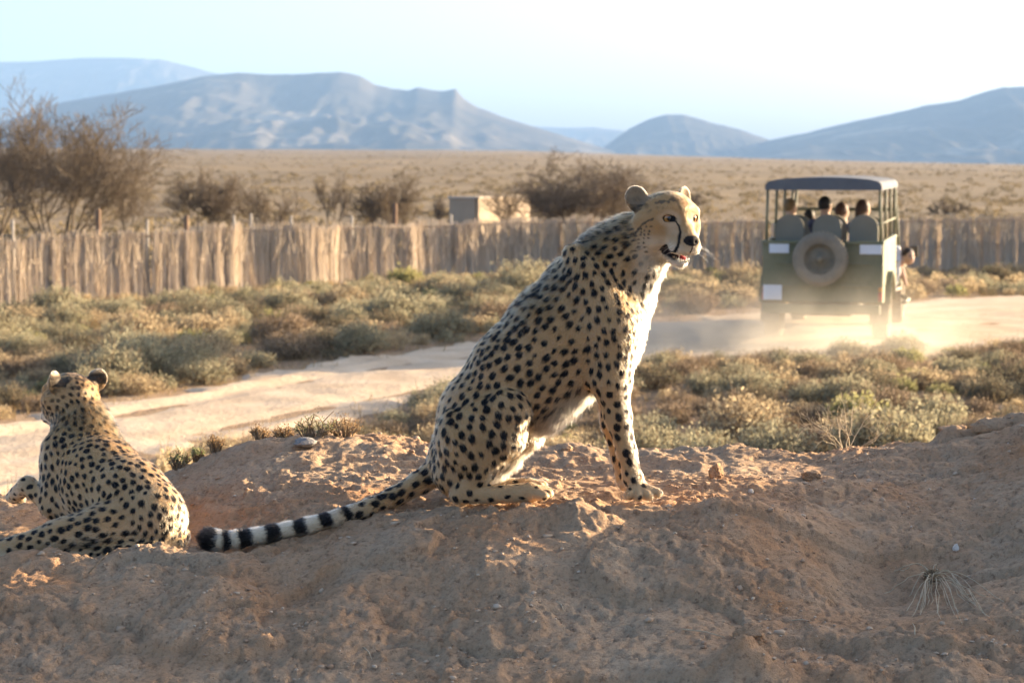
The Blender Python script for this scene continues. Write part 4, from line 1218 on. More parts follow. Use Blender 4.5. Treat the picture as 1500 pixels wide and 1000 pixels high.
def make_shrubs():
    rng = np.random.default_rng(11)
    protos = []; lows = []
    for ki, k in enumerate(KINDS):
        pl = []
        for v in range(3):
            (tv, tf), (lv, lf) = shrub_np(rng, k[3], k[2], k[4], k[5], k[6])
            me = mesh_np(k[0], np.concatenate([tv, lv]), np.concatenate([tf, lf + len(tv)]), smooth=False)
            me.materials.append(TWIG); me.materials.append(KM[ki])
            mi = np.concatenate([np.zeros(len(tf), np.int32), np.ones(len(lf), np.int32)])
            me.polygons.foreach_set('material_index', mi); me.update()
            pl.append(me)
        protos.append(pl)
        (tv, tf), (lv, lf) = shrub_np(rng, 26, 420, k[4], k[5], k[6] * 1.7)
        lows.append((np.concatenate([tv, lv]), np.concatenate([tf, lf + len(tv)])))
    # positions: dart throwing over the visible wedge
    pts = []; cell = {}
    N = 32000
    Y = 13.0 + 30.5 * rng.random(N) ** 0.9; X = rng.uniform(-0.44, 0.44, N) * Y
    RD = road_dist(X, Y); DN = vnoise(X * 0.28, Y * 0.28, seed=61); GZ = ground_z(X, Y)
    FY = np.interp(X, [p[0] for p in FENCE], [p[1] for p in FENCE])
    SCL = np.exp(rng.normal(-0.17, 0.30, N)).clip(0.4, 1.4) * np.where((Y < 27) & (X > 0), 0.82, 1.0)
    keep = (RD > 0.20 + 0.4 * rng.random(N) ** 2) & (Y < FY - 0.35) & ~((np.abs(X - 4.6) < 1.5) & (Y > 26) & (Y < 33))
    keep &= ~((DN < np.where((X > 0.4) & (Y < 27), -0.30, -0.05)) & (rng.random(N) < 0.82))
    keep &= ~((X < -2.6) & (Y < 16.5))
    SCL = np.where(FY - Y < 2.6, SCL * 0.62, SCL); SCL = np.where((X < 0.4) & (Y < 21) & (RD > 0), SCL * 0.75, SCL)
    for x, y, rd, sc, gz, fy in zip(X[keep], Y[keep], RD[keep], SCL[keep], GZ[keep], FY[keep]):
        rmin = 0.36 * sc
        key = (int(x // 1), int(y // 1)); ok = True
        for i in (-1, 0, 1):
            for j in (-1, 0, 1):
                for (qx, qy, qr) in cell.get((key[0] + i, key[1] + j), ()):
                    if (qx - x) ** 2 + (qy - y) ** 2 < (0.5 * (qr + rmin) * 1.55) ** 2: ok = False
        if not ok: continue
        cell.setdefault(key, []).append((x, y, rmin))
        if x > 0.5 and y < 27: w = [0.16, 0.27, 0.38, 0.10, 0.09]
        elif y > 27 and x > 1: w = [0.20, 0.40, 0.18, 0.10, 0.12]
        elif x < 0.4 and y < 20.5: w = [0.15, 0.45, 0.35, 0.0, 0.05]
        else: w = [0.42, 0.24, 0.12, 0.12, 0.10]
        if fy - y < 2.2: zone = 'at the foot of the reed fence'
        elif rd < 0.75: zone = 'on the verge of the sandy track'
        elif y < 27 and x > 0: zone = 'between the mound and the track'
        elif x > 1: zone = 'between the vehicle and the reed fence'
        else: zone = 'in the scrub between track and reed fence'
        pts.append((sc / y, x, y, sc, int(rng.choice(5, p=w)), gz, zone))
    isv = lambda p: abs(p[1]) < 0.272 * p[2] and p[2] > 15.5
    vis = [p for p in pts if isv(p)]; oth = [p for p in pts if not isv(p)]
    vis.sort(reverse=True)
    print('shrubs', len(vis), len(oth))
    for (_, x, y, sc, k, gz, zone) in vis[:300]:
        K = KINDS[k]
        me = protos[k][int(rng.integers(3))]
        o = bpy.data.objects.new(K[0], me); COL.objects.link(o)
        o.location = (x, y, gz - 0.02)
        o.rotation_euler = (rng.normal(0, 0.05), rng.normal(0, 0.05), rng.uniform(0, 6.28))
        zs = rng.uniform(0.8, 1.25)
        o.scale = (sc * rng.uniform(0.85, 1.2), sc * rng.uniform(0.85, 1.2), sc * zs)
        size = 'small ' if sc < 0.72 else ('large ' if sc > 1.02 else '')
        form = 'tall ' if zs > 1.1 else ('flat ' if zs < 0.92 else '')
        lab = size + form + K[7] + ' ' + zone
        tag(o, lab, 'bush', lab.replace('bush ', 'bushes '))
    for k in range(5):
        VV, FF, off = [], [], 0
        for (_, x, y, sc, kk, gz, zone) in vis[300:] + oth:
            if kk != k: continue
            v, f = lows[k]; a = rng.uniform(0, 6.28); c_, s_ = math.cos(a), math.sin(a)
            q = np.stack([v[:, 0] * c_ - v[:, 1] * s_, v[:, 0] * s_ + v[:, 1] * c_, v[:, 2]], 1) * sc
            VV.append(q + np.array([x, y, gz - 0.02])); FF.append(f + off); off += len(q)
        if VV:
            me = mesh_np('scrub', np.concatenate(VV), np.concatenate(FF), smooth=False)
            tag(link('scrub', me, KM[k]), 'low %s scrub filling the gaps between bushes' % ('grey-green', 'golden', 'brown', 'yellow-green', 'dark')[k], 'scrub', kind='stuff')
    # short dry grass and litter between the bushes
    n = 12500
    y = 14 + 32 * rng.random(n) ** 0.85; x = rng.uniform(-0.44, 0.44, n) * y
    rd = road_dist(x, y); keep = (rd > -0.45 + 0.5 * rng.random(n)); x, y = x[keep], y[keep]; n = len(x)
    z = ground_z(x, y)
    B = np.stack([x, y, z], 1); B = np.repeat(B, 5, 0) + np.concatenate([rng.normal(0, 0.05, (n * 5, 2)), np.zeros((n * 5, 1))], 1)
    T = B + np.stack([rng.normal(0, 0.05, n * 5), rng.normal(0, 0.05, n * 5), rng.uniform(0.04, 0.15, n * 5)], 1)
    B[:, 2] -= 0.02
    v, f = segs_np(B, T, 0.004, 0.001, 3)
    me = mesh_np('dry_grass', v, f, smooth=False)
    tag(link('dry_grass', me, leaf_mat('dry_grass_blade', (0.36, 0.26, 0.14), (0.55, 0.42, 0.24), 0.4)), 'short dry grass and litter covering the plain', 'grass', kind='stuff')

def fence_y(x):
    return float(np.interp(x, [FENCE[i][0] for i in range(len(FENCE))], [FENCE[i][1] for i in range(len(FENCE))]))
FENCE = [(-16.0, 26.6), (-8.6, 33.3), (-4.4, 37.7), (0.0, 42.3), (4.2, 43.4), (11.2, 43.8), (20.0, 45.0)]
make_shrubs()

# scrub of the far plain: clumps too far to pick apart
def make_far_scrub():
    rng = np.random.default_rng(15)
    mats = [leaf_mat('far_scrub_a', (0.17, 0.135, 0.085), (0.26, 0.205, 0.13), 0.2), leaf_mat('far_scrub_b', (0.22, 0.17, 0.10), (0.32, 0.245, 0.145), 0.25)]
    for mi, nclump in ((0, 4500), (1, 4500)):
        r = 47 * (2400 / 47.0) ** (rng.random(nclump) ** 1.15); a = rng.uniform(-0.44, 0.44, nclump)
        x, y = r * np.sin(a), r * np.cos(a)
        keep = y > np.interp(x, [p[0] for p in FENCE], [p[1] for p in FENCE]) + 1.5
        nz = vnoise(x * 0.02, y * 0.02, seed=70 + mi); keep &= nz > -0.35
        x, y, r = x[keep], y[keep], r[keep]; n = len(x); z = ground_z(x, y)
        w = rng.uniform(0.25, 0.62, n) * (1 + r / 900.0); h = w * rng.uniform(0.35, 0.6, n)
        k = 26
        j = np.repeat(np.arange(n), k)
        th = rng.uniform(0, 6.28, n * k); rr = np.sqrt(rng.random(n * k)); zz = rng.random(n * k) ** 0.8
        c = np.stack([x[j] + rr * np.cos(th) * w[j] * (1 - 0.5 * zz), y[j] + rr * np.sin(th) * w[j] * (1 - 0.5 * zz), z[j] + h[j] * zz], 1)
        A = rng.normal(0, 1, (n * k, 3)); A /= np.linalg.norm(A, axis=1, keepdims=True); Bv = np.cross(A, rng.normal(0, 1, (n * k, 3))); Bv /= np.linalg.norm(Bv, axis=1, keepdims=True)
        L = (w[j] * 0.17 * rng.uniform(0.6, 1.3, n * k))[:, None]
        v, f = quads_np(c, A * L, Bv * L * 0.55)
        me = mesh_np('far_scrub', v, f, smooth=False)
        tag(link('far_scrub', me, mats[mi]), ('dark scrub dotting the far plain behind the fence', 'straw coloured scrub dotting the far plain behind the fence')[mi], 'scrub', kind='stuff')
make_far_scrub()

# ------------------------------------------------------------------ bare thorn trees behind the fence
BARK = leaf_mat('thorn_bark', (0.10, 0.08, 0.06), (0.17, 0.135, 0.10), 0.0)
TWIGM = leaf_mat('thorn_twig', (0.15, 0.115, 0.085), (0.25, 0.20, 0.15), 0.05)

def grow_tree(rng, height, width, stems, depth, lean=0.0, r0=0.06, twig_r=0.0065):
    big, small = [], []
    def branch(p, d, L, r, lev):
        n = 5 if lev < 2 else 3; q = p; seg = L / n
        for i in range(n):
            d = d + rng.normal(0, 0.13 + 0.03 * lev, 3) + np.array([0, 0, 0.09])
            d /= np.linalg.norm(d)
            e = q + d * seg; ra = max(r * (1 - 0.7 * i / n), twig_r); rb = max(r * (1 - 0.7 * (i + 1) / n), twig_r * 0.7)
            (big if lev < 2 else small).append((q, e, ra, rb)); q = e
            if lev < depth and (i >= 2 or lev > 0):
                for c in range(2 if (lev < 2 or i == n - 1) else 1):
                    t = rng.normal(0, 1, 3); t -= d * (t @ d); t /= np.linalg.norm(t) + 1e-9
                    ang = rng.uniform(0.35, 0.80); dd = d * math.cos(ang) + t * math.sin(ang)
                    branch(q, dd, L * rng.uniform(0.40, 0.62), rb * 0.62, lev + 1)
    for s in range(stems):
        a = 2 * math.pi * s / stems + rng.uniform(-0.4, 0.4); sp = rng.uniform(0.35, 1.0) * width / height
        d = np.array([math.cos(a) * sp + lean, math.sin(a) * sp, 1.0]); d /= np.linalg.norm(d)
        branch(np.array([0.06 * math.cos(a), 0.06 * math.sin(a), -0.1]), d, height * rng.uniform(0.55, 0.72), r0, 0)
    return big, small

def make_trees():
    specs = [
        # px, top row, distance, width px, stems, depth, label
        (92, 146, 50.5, 260, 10, 4, 'tall bare thorn tree with spreading twiggy crown behind the reed fence'),
        (-15, 150, 53.0, 200, 9, 4, 'bare thorn tree with grey twigs cut by the edge beside the tallest tree'),
        (188, 262, 60, 50, 3, 3, 'small bare thorn bush beside the tallest bare tree'),
        (296, 246, 57, 105, 5, 4, 'bare twiggy thorn bush behind the reed fence and the tall metal posts'),
        (392, 262, 58, 100, 5, 3, 'low bare thorn bush spreading behind the thin fence posts'),
        (488, 255, 62, 50, 3, 3, 'narrow bare thorn bush behind the reed fence'),
        (568, 254, 58, 95, 5, 4, 'rounded bare thorn bush beside the last wooden post'),
        (648, 288, 66, 44, 3, 3, 'small bare bush in front of the grey side of the block building'),
        (738, 262, 57, 62, 3, 3, 'thin bare thorn bush in front of the cream block building'),
        (850, 230, 63, 180, 11, 4, 'wide dome-shaped bare thorn bush to the right of the cream block building'),
        (1010, 282, 95, 40, 3, 3, 'small bare bush far out on the plain'),
        (1390, 292, 90, 60, 4, 3, 'low bare bush far out on the plain beyond the vehicle'),
    ]
    for i, (px, top, d, wpx, stems, depth, label) in enumerate(specs):
        rng = np.random.default_rng(100 + i)
        x = (px - 750) / FPX * d; z = float(ground_z(np.array([x]), np.array([d]))[0])
        ztop = pix(px, top, d)[2]; h = ztop - z; w = wpx / FPX * d
        big, small = grow_tree(rng, h, w * 0.8, stems, depth, 0.0, 0.05 if h > 2.5 else 0.03, 0.0062 * d / 55)
        allp = np.array([s[1] for s in big + small])
        sz = h / max(np.percentile(allp[:, 2], 99.6), 0.1); sx = (w * 0.5) / max(np.percentile(np.abs(allp[:, 0]), 97), 0.1)
        S_ = np.array([sx, min(sx, sz * 1.3), sz])
        root = empty('thorn_tree' if h > 2.6 else 'thorn_bush', (x, d, z)); tag(root, label, 'tree' if h > 2.6 else 'bush', 'bare thorn trees behind the fence')
        for nm, sg, mt in (('trunk', big, BARK), ('crown', small, TWIGM)):
            P0 = np.array([s[0] for s in sg]) * S_; P1 = np.array([s[1] for s in sg]) * S_
            v, f = segs_np(P0, P1, [s[2] for s in sg], [s[3] for s in sg], 5 if nm == 'trunk' else 3)
            link(nm, mesh_np(nm, v, f, smooth=(nm == 'trunk')), mt, root)
make_trees()
print('plants', round(time.time() - T0, 1))
# ------------------------------------------------------------------ reed fence, wire fence, block building
def make_reed_fence():
    rng = np.random.default_rng(3)
    m, nt, out = new_mat('reed_stalk'); g = NT(nt)
    geo = g.n('ShaderNodeNewGeometry'); oi = g.n('ShaderNodeObjectInfo')
    c = g.ramp(geo.outputs['Random Per Island'], [(0.0, (0.40, 0.31, 0.225)), (0.3, (0.56, 0.455, 0.345)), (0.7, (0.65, 0.54, 0.42)), (1.0, (0.70, 0.595, 0.47))])
    c = g.mix(g.math('MULTIPLY', oi.outputs['Random'], 0.35), c, (0.40, 0.325, 0.26))
    b = g.n('ShaderNodeBsdfPrincipled'); g.set(b.inputs['Base Color'], c); b.inputs['Roughness'].default_value = 0.8; b.inputs['Specular IOR Level'].default_value = 0.15
    nt.links.new(b.outputs[0], out.inputs[0])
    W, Hh = 0.36, 1.19
    metas = []
    for v in range(7):
        n = 64
        u = np.linspace(-0.62, 0.62, n) * W + rng.normal(0, 0.006, n)
        bul = (0.02 + 0.035 * rng.random()); sk = rng.uniform(-0.22, 0.22)
        dep = -bul * np.cos(u / W * math.pi * 0.85) + sk * u + rng.normal(0, 0.027, n)
        top = Hh + rng.normal(0, 0.03, n) - (rng.random(n) < 0.12) * rng.uniform(0.05, 0.3, n); lean = rng.normal(0, 0.025, n)
        P0 = np.stack([u, dep, np.full(n, -0.06)], 1); P1 = np.stack([u + lean * 0.5, dep * 0.55 + rng.normal(0, 0.012, n), top * 0.55], 1); P2 = np.stack([u + lean, dep * 1.1 + rng.normal(0, 0.018, n), top], 1)
        r = rng.uniform(0.006, 0.0115, n)
        V1, F1 = segs_np(P0, P1, r, r * 0.9, 4); V2, F2 = segs_np(P1, P2, r * 0.9, r * 0.5, 4)
        # frayed loose stalks
        k = 28; j = rng.integers(0, n, k); Q0 = P1[j] + np.array([0, -0.02, 0]) + rng.normal(0, 0.02, (k, 3)); Q1 = Q0 + np.stack([rng.normal(0, 0.08, k), rng.normal(-0.03, 0.03, k), rng.uniform(-0.45, 0.5, k)], 1)
        V3, F3 = segs_np(Q0, Q1, 0.005, 0.003, 3)
        metas.append(mesh_np('reed_bundle', np.concatenate([V1, V2, V3]), np.concatenate([F1, F2 + len(V1), F3 + len(V1) + len(V2)]), smooth=False))
        metas[-1].materials.append(m)
    root = empty('reed_fence', (FENCE[1][0], FENCE[1][1], 0))
    tag(root, 'long low fence of dry reed bundles running across the plain', 'fence')
    pts = np.array(FENCE, float); seg = np.hypot(*np.diff(pts, axis=0).T); s = np.concatenate([[0], np.cumsum(seg)])
    q = np.arange(0, s[-1], W * 0.97)
    cx, cy = np.interp(q, s, pts[:, 0]), np.interp(q, s, pts[:, 1])
    cx = np.convolve(np.pad(cx, 6, 'reflect', reflect_type='odd'), np.ones(13) / 13, 'valid'); cy = np.convolve(np.pad(cy, 6, 'reflect', reflect_type='odd'), np.ones(13) / 13, 'valid')
    ang = np.arctan2(np.gradient(cy), np.gradient(cx))
    wav = 0.10 * vnoise(q * 0.9, q * 0, seed=21) + 0.06 * vnoise(q * 2.1, q * 0, seed=22)
    z = ground_z(cx, cy)
    rail = []
    for i in range(len(q)):
        o = bpy.data.objects.new('reed_bundle', metas[int(rng.integers(7))]); COL.objects.link(o); o.parent = root
        nx, ny = -math.sin(ang[i]), math.cos(ang[i])
        o.location = (cx[i] + nx * wav[i] - root.location.x, cy[i] + ny * wav[i] - root.location.y, z[i])
        yaw = ang[i] + math.atan2(np.gradient(wav)[i], W) + rng.normal(0.17 + 0.28 * (q[i] > 24), 0.07) + (rng.random() < 0.13) * rng.choice([-0.6, 0.25])
        o.rotation_euler = (rng.normal(0, 0.03), rng.normal(0, 0.04), yaw)
        o.scale = (1, 1, rng.uniform(0.96, 1.04))
        rail.append((cx[i] + nx * (wav[i] + 0.06) - root.location.x, cy[i] + ny * (wav[i] + 0.06) - root.location.y, z[i]))
    wm = simple_mat('fence_rail', (0.36, 0.25, 0.16), 0.8)
    for hz, r in ((1.10, 0.022), (0.55, 0.016)):
        MB().tube([(a, b, c_ + hz) for a, b, c_ in rail], r, 5, smooth=False).build('rail', wm, root)
make_reed_fence()

def make_wire_fence():
    root = empty('wire_fence', pix(143, 400, 40)[:2] + (0,)); root.location.z = 0
    tag(root, 'wire fence of mixed wooden and thin metal posts just behind the reeds', 'fence')
    wood = simple_mat('post_wood', (0.20, 0.12, 0.075), 0.85, 0.35, 6, bump=0.3); steel = simple_mat('post_steel', (0.40, 0.35, 0.29), 0.6, 0.2, 6)
    tops = []
    for (px, top, wd, d) in ((-60, 312, 1, 38.0), (18, 322, 0, 38.5), (143, 306, 1, 39.0), (215, 322, 0, 40.0), (272, 316, 1, 40.6), (342, 315, 0, 41.2), (367, 313, 0, 41.5), (426, 316, 0, 42.2), (515, 316, 0, 43.2), (578, 298, 1, 44.0), (660, 314, 0, 45.0)):
        p = Vector(pix(px, top, d)) - root.location; gz = float(ground_z(np.array([p.x + root.location.x]), np.array([d]))[0])
        r = 0.052 if wd else 0.026
        MB().tube([(p.x, p.y, gz - 0.3), (p.x, p.y, (gz + p.z) / 2), (p.x + 0.01, p.y, p.z - 0.02), (p.x + 0.01, p.y, p.z)], [r, r, r * 0.95, r * 0.8], 9).build('post', wood if wd else steel, root)
        tops.append((p.x, p.y, p.z, gz))
    for k in range(1, 4):
        MB().tube([(a, b - 0.04, g_ + (1.33 - g_) * (1 - 0.2 * k)) for a, b, c_, g_ in tops], 0.0025, 4).build('wire', steel, root)
make_wire_fence()

def make_block():
    d = 64.0
    c0 = Vector(pix(697, 300, d)); gz = float(ground_z(np.array([c0.x]), np.array([d]))[0]); top = pix(697, 291, d)[2]
    root = empty('block_building', (c0.x, c0.y, gz), R(0)); tag(root, 'low cream plastered block building with flat top behind the reed fence', 'building')
    h = top - gz; m1 = simple_mat('cream_plaster', (0.42, 0.33, 0.24), 0.9, 0.18, 2.5, dirt=(0.40, 0.30, 0.21), dirt_amt=0.6, bump=0.25); m2 = simple_mat('wall_coping', (0.50, 0.42, 0.34), 0.9, 0.2, 4)
    # two walls meeting at the near corner: one turned to the sun, one in shade
    aR, aL = R(62), R(157)      # plan directions of the walls from the corner
    for nm, ang, L in (('wall', aR, 3.6), ('wall', aL, 0.9)):
        dx, dy = math.cos(ang), math.sin(ang)
        MB().box((dx * L / 2, dy * L / 2, h / 2 - 0.1), (L, 0.18, h + 0.2), (0, 0, ang), 0.015).build(nm, m1, root)
        MB().box((dx * L / 2, dy * L / 2, h + 0.03), (L + 0.1, 0.26, 0.07), (0, 0, ang), 0.01).build('coping', m2, root)
    a = Vector((math.cos(aR) * 3.6, math.sin(aR) * 3.6)); b = Vector((math.cos(aL) * 0.9, math.sin(aL) * 0.9))
    MB().prism([(0, 0), (a.x, a.y), (a.x + b.x, a.y + b.y), (b.x, b.y)], 'Z', h - 0.16, h - 0.06).build('roof', m2, root)
make_block()
print('fence', round(time.time() - T0, 1))
# ------------------------------------------------------------------ safari vehicle
VH = R(14.5)
VEH_Y = 27.0
_vx = (1205 - 750) / FPX * VEH_Y
VEH = Matrix.Translation((_vx, VEH_Y, float(ground_z(np.array([_vx]), np.array([VEH_Y]))[0]) + 0.02)) @ Matrix.Rotation(-VH, 4, 'Z')

def veh_x(px, y):
    """local x of the point that stands at local y and shows at column px"""
    k = (px - 750) / FPX; c, s_ = math.cos(VH), math.sin(VH)
    return (k * (VEH_Y + c * y) - _vx - s_ * y) / (c + k * s_)

def make_vehicle():
    dust = (0.46, 0.37, 0.25)
    olive = simple_mat('olive_paint', (0.095, 0.115, 0.062), 0.55, 0.15, 3, dirt=dust, dirt_amt=0.38)
    canvas = simple_mat('dark_canvas', (0.085, 0.10, 0.12), 0.8, 0.15, 4, dirt=(0.30, 0.28, 0.25), dirt_amt=0.25)
    rubber = simple_mat('dusty_rubber', (0.10, 0.085, 0.07), 0.9, 0.25, 6, dirt=dust, dirt_amt=0.7, bump=0.3)
    spare_rubber = simple_mat('dusty_spare_rubber', (0.17, 0.15, 0.12), 0.9, 0.2, 6, dirt=dust, dirt_amt=0.45, bump=0.3)
    steel = simple_mat('wheel_steel', (0.12, 0.115, 0.085), 0.6, 0.2, 8, dirt=dust, dirt_amt=0.5)
    rimm = simple_mat('dusty_rim', (0.085, 0.08, 0.062), 0.7, 0.2, 8, dirt=dust, dirt_amt=0.35)
    seatm = simple_mat('seat_canvas', (0.22, 0.20, 0.155), 0.9, 0.15, 5)
    plate = simple_mat('white_plate', (0.62, 0.68, 0.74), 0.5, 0.08, 4, dirt=dust, dirt_amt=0.2)
    under = simple_mat('chassis_black', (0.03, 0.028, 0.025), 0.8, 0.3, 6, dirt=dust, dirt_amt=0.4)
    red = simple_mat('red_lens', (0.45, 0.03, 0.03), 0.25, 0.1, 10, spec=0.6)
    orange = simple_mat('orange_lens', (0.55, 0.20, 0.04), 0.25, 0.1, 10, spec=0.6)
    glass, nt, out = new_mat('clear_glass'); g = NT(nt); b = g.n('ShaderNodeBsdfPrincipled'); b.inputs['Transmission Weight'].default_value = 1.0; b.inputs['Roughness'].default_value = 0.03; b.inputs['Base Color'].default_value = (0.9, 0.95, 0.95, 1); nt.links.new(b.outputs[0], out.inputs[0])
    root = empty('safari_vehicle'); root.matrix_world = VEH
    tag(root, 'open olive-green safari vehicle with dark canvas roof driving away along the track', 'vehicle')
    hw = 0.815
    # load tub panels
    MB().box((0, 0.02, 0.95), (2 * hw, 0.05, 0.80), None, 0.018).build('tailgate', olive, root)
    for sg in (-1, 1):
        MB().box((sg * (hw - 0.022), 1.33, 1.06), (0.05, 2.56, 0.58), None, 0.015).build('side_panel', olive, root)
        MB().box((sg * (hw - 0.02), 0.20, 0.66), (0.045, 0.34, 0.22), None, 0.012).build('side_panel', olive, root)
        MB().box((sg * (hw - 0.02), 1.98, 0.66), (0.045, 1.20, 0.22), None, 0.012).build('side_panel', olive, root)
        # wheel arch flare
        arch = [(0.85 + 0.50 * math.cos(t), 0.45 + 0.47 * math.sin(t)) for t in np.linspace(0.15, math.pi - 0.15, 15)]
        m = MB()
        for (a, b_) in zip(arch[:-1], arch[1:]):
            m.add([(sg * (hw - 0.03), a[0], a[1]), (sg * (hw + 0.085), a[0], a[1]), (sg * (hw + 0.085), b_[0], b_[1]), (sg * (hw - 0.03), b_[0], b_[1]),
                   (sg * (hw - 0.03), a[0], a[1] + 0.03), (sg * (hw + 0.085), a[0], a[1] + 0.03), (sg * (hw + 0.085), b_[0], b_[1] + 0.03), (sg * (hw - 0.03), b_[0], b_[1] + 0.03)],
                  [(0, 1, 2, 3), (7, 6, 5, 4), (1, 5, 6, 2), (0, 3, 7, 4)])
        m.build('wheel_arch', olive, root)
    MB().box((0, 1.33, 0.62), (2 * hw - 0.12, 2.55, 0.06)).build('floor', under, root)
    MB().box((0, 0.0, 1.365), (2 * hw + 0.02, 0.07, 0.045), None, 0.012).build('top_rail', olive, root)
    for sg in (-1, 1):
        MB().box((sg * (hw - 0.02), 1.36, 1.37), (0.06, 2.62, 0.045), None, 0.012).build('top_rail', olive, root)
    MB().box((0, -0.075, 0.47), (1.58, 0.10, 0.13), None, 0.02).build('bumper', olive, root)
    MB().box((0, 2.0, 0.46), (0.78, 4.2, 0.16)).build('chassis', under, root)
    for zz in (0.78, 1.08):
        MB().box((0, -0.012, zz), (1.30, 0.02, 0.03), None, 0.006).build('pressing', olive, root)
    # front: doors, bonnet, wings, scuttle
    MB().box((0, 3.05, 0.56), (1.5, 1.1, 0.08)).build('floor', under, root)
    for sg in (-1, 1):
        d = MB().box((sg * (hw - 0.03), 3.06, 0.86), (0.05, 0.86, 0.50), None, 0.018).build('door', olive, root)
        MB().box((sg * (hw + 0.005), 2.76, 0.98), (0.03, 0.11, 0.03), None, 0.008).build('handle', under, d)
        MB().prism([(3.52, 0.55), (3.52, 1.06), (4.75, 0.98), (4.82, 0.85), (4.80, 0.78), (4.42, 0.86), (3.98, 0.86), (3.62, 0.60)], 'X', sg * 0.56, sg * (hw + 0.02)).build('wing', olive, root)
        MB().tube([(sg * (hw + 0.13), 2.52, 0.40), (sg * (hw + 0.15), 3.0, 0.39), (sg * (hw + 0.15), 3.35, 0.39), (sg * (hw + 0.05), 3.55, 0.42)], 0.032, 8).build('side_step', steel, root)
        MB().tube([(sg * (hw - 0.02), 3.50, 1.02), (sg * (hw + 0.13), 3.54, 1.07), (sg * (hw + 0.19), 3.55, 1.10)], 0.012, 6).build('mirror_arm', steel, root)
        mr = MB().box((sg * (hw + 0.21), 3.56, 1.10), (0.13, 0.035, 0.17), None, 0.015).build('mirror', under, root)
        MB().tube([(sg * (hw - 0.01), 3.50, 1.0), (sg * (hw - 0.03), 3.46, 1.40), (sg * (hw - 0.08), 3.38, 2.1)], 0.022, 8).build('screen_pillar', olive, root)
        hl = MB().lathe([(4.80, 0.0), (4.80, 0.085), (4.85, 0.088), (4.865, 0.05), (4.87, 0.0)], 'Y', (sg * 0.60, 0, 0.90), 20).build('headlight', plate, root)
    MB().prism([(3.50, 0.62), (3.50, 1.12), (4.15, 1.10), (4.74, 1.03), (4.80, 0.96), (4.80, 0.58)], 'X', -0.57, 0.57).build('bonnet', olive, root)
    MB().box((0, 4.84, 0.50), (1.62, 0.12, 0.14), None, 0.02).build('bumper', steel, root)
    ws = MB().box((0, 3.47, 1.145), (1.52, 0.04, 0.05)).box((0, 3.38, 1.74), (1.50, 0.04, 0.05), None).build('windscreen_frame', olive, root)
    MB().box((0, 3.425, 1.44), (1.46, 0.008, 0.57), (R(9), 0, 0)).build('pane', glass, ws)
    sw = MB()
    ring = [(0.40 + 0.19 * math.cos(t), 3.18 + 0.05 * math.sin(t), 1.12 + 0.18 * math.sin(t)) for t in np.linspace(0, 2 * math.pi, 25)]
    sw.tube(ring, 0.014, 6, cap=False).tube([(0.40, 3.18, 1.12), (0.40, 3.42, 1.0)], 0.02, 6).build('steering_wheel', under, root)
    # wheels
    tyre_prof = [(-0.10, 0.225), (-0.112, 0.28), (-0.112, 0.345), (-0.085, 0.378), (0.0, 0.384), (0.085, 0.378), (0.112, 0.345), (0.112, 0.28), (0.10, 0.225), (-0.10, 0.225)]
    rim_prof = [(-0.06, 0.0), (-0.06, 0.10), (-0.02, 0.19), (-0.09, 0.20), (-0.09, 0.232), (0.09, 0.232), (0.09, 0.205), (0.04, 0.19), (0.055, 0.12), (0.065, 0.10), (0.065, 0.05), (0.10, 0.045), (0.10, 0.0)]
    def tread(m, axis, c, R_, w, n=36):
        for k in range(n):
            t = 2 * math.pi * k / n
            for sg in (-1, 1):
                p = {'X': (c[0] + sg * w * 0.5, c[1] + R_ * math.cos(t + 0.05 * sg), c[2] + R_ * math.sin(t + 0.05 * sg)), 'Y': (c[0] + R_ * math.cos(t + 0.05 * sg), c[1] + sg * w * 0.5, c[2] + R_ * math.sin(t + 0.05 * sg))}[axis]
                e = (t, 0, 0) if axis == 'X' else (0, -t, 0)
                m.box(p, (w * 0.85, 0.022, 0.035) if axis == 'X' else (0.022, w * 0.85, 0.035), e)
        return m
    for sg in (-1, 1):
        for yy in (0.85, 3.98):
            c = (sg * 0.745, yy, 0.375)
            w = MB().lathe([(a * sg, r) for a, r in rim_prof], 'X', c, 28).build('wheel', steel, root)
            tread(MB().lathe(tyre_prof, 'X', c, 40), 'X', c, 0.378, 0.10, 40).build('tyre', rubber, w)
            if yy < 1:
                MB().box((sg * 0.745, 0.36, 0.40), (0.26, 0.015, 0.30), (R(-6), 0, 0)).build('mud_flap', rubber, root)
    # spare wheel
    c = (-0.015, -0.15, 1.155); k = 0.95
    w = MB().lathe([(-a, r * k) for a, r in rim_prof], 'Y', c, 32).build('spare_wheel', rimm, root)
    tread(MB().lathe([(a, r * k) for a, r in tyre_prof], 'Y', c, 44), 'Y', c, 0.36, 0.10, 40).build('tyre', spare_rubber, w)
    MB().lathe([(-0.26, 0.0), (-0.26, 0.035), (-0.21, 0.05), (-0.20, 0.05)], 'Y', (c[0], 0, c[2]), 12).build('hub', steel, w)
    MB().box((c[0], -0.02, 1.10), (0.16, 0.10, 0.30), None, 0.01).build('spare_bracket', steel, root)
    # plates and lamps
    MB().box((-0.585, -0.018, 1.285), (0.27, 0.022, 0.13), None, 0.006).build('sign_plate', plate, root)
    MB().box((0.645, -0.018, 1.28), (0.29, 0.022, 0.13), None, 0.006).build('sign_plate', plate, root)
    MB().box((-0.665, -0.055, 0.685), (0.255, 0.018, 0.205), None, 0.006).build('number_plate', plate, root)
    MB().box((-0.665, -0.03, 0.70), (0.06, 0.05, 0.10)).build('plate_bracket', steel, root)
    for sg in (-1, 1):
        l = MB().box((sg * 0.785, -0.03, 0.64), (0.055, 0.045, 0.12), None, 0.012).build('tail_lamp', red, root)
        MB().box((sg * 0.785, -0.03, 0.74), (0.055, 0.040, 0.06), None, 0.012).build('indicator', orange, root)
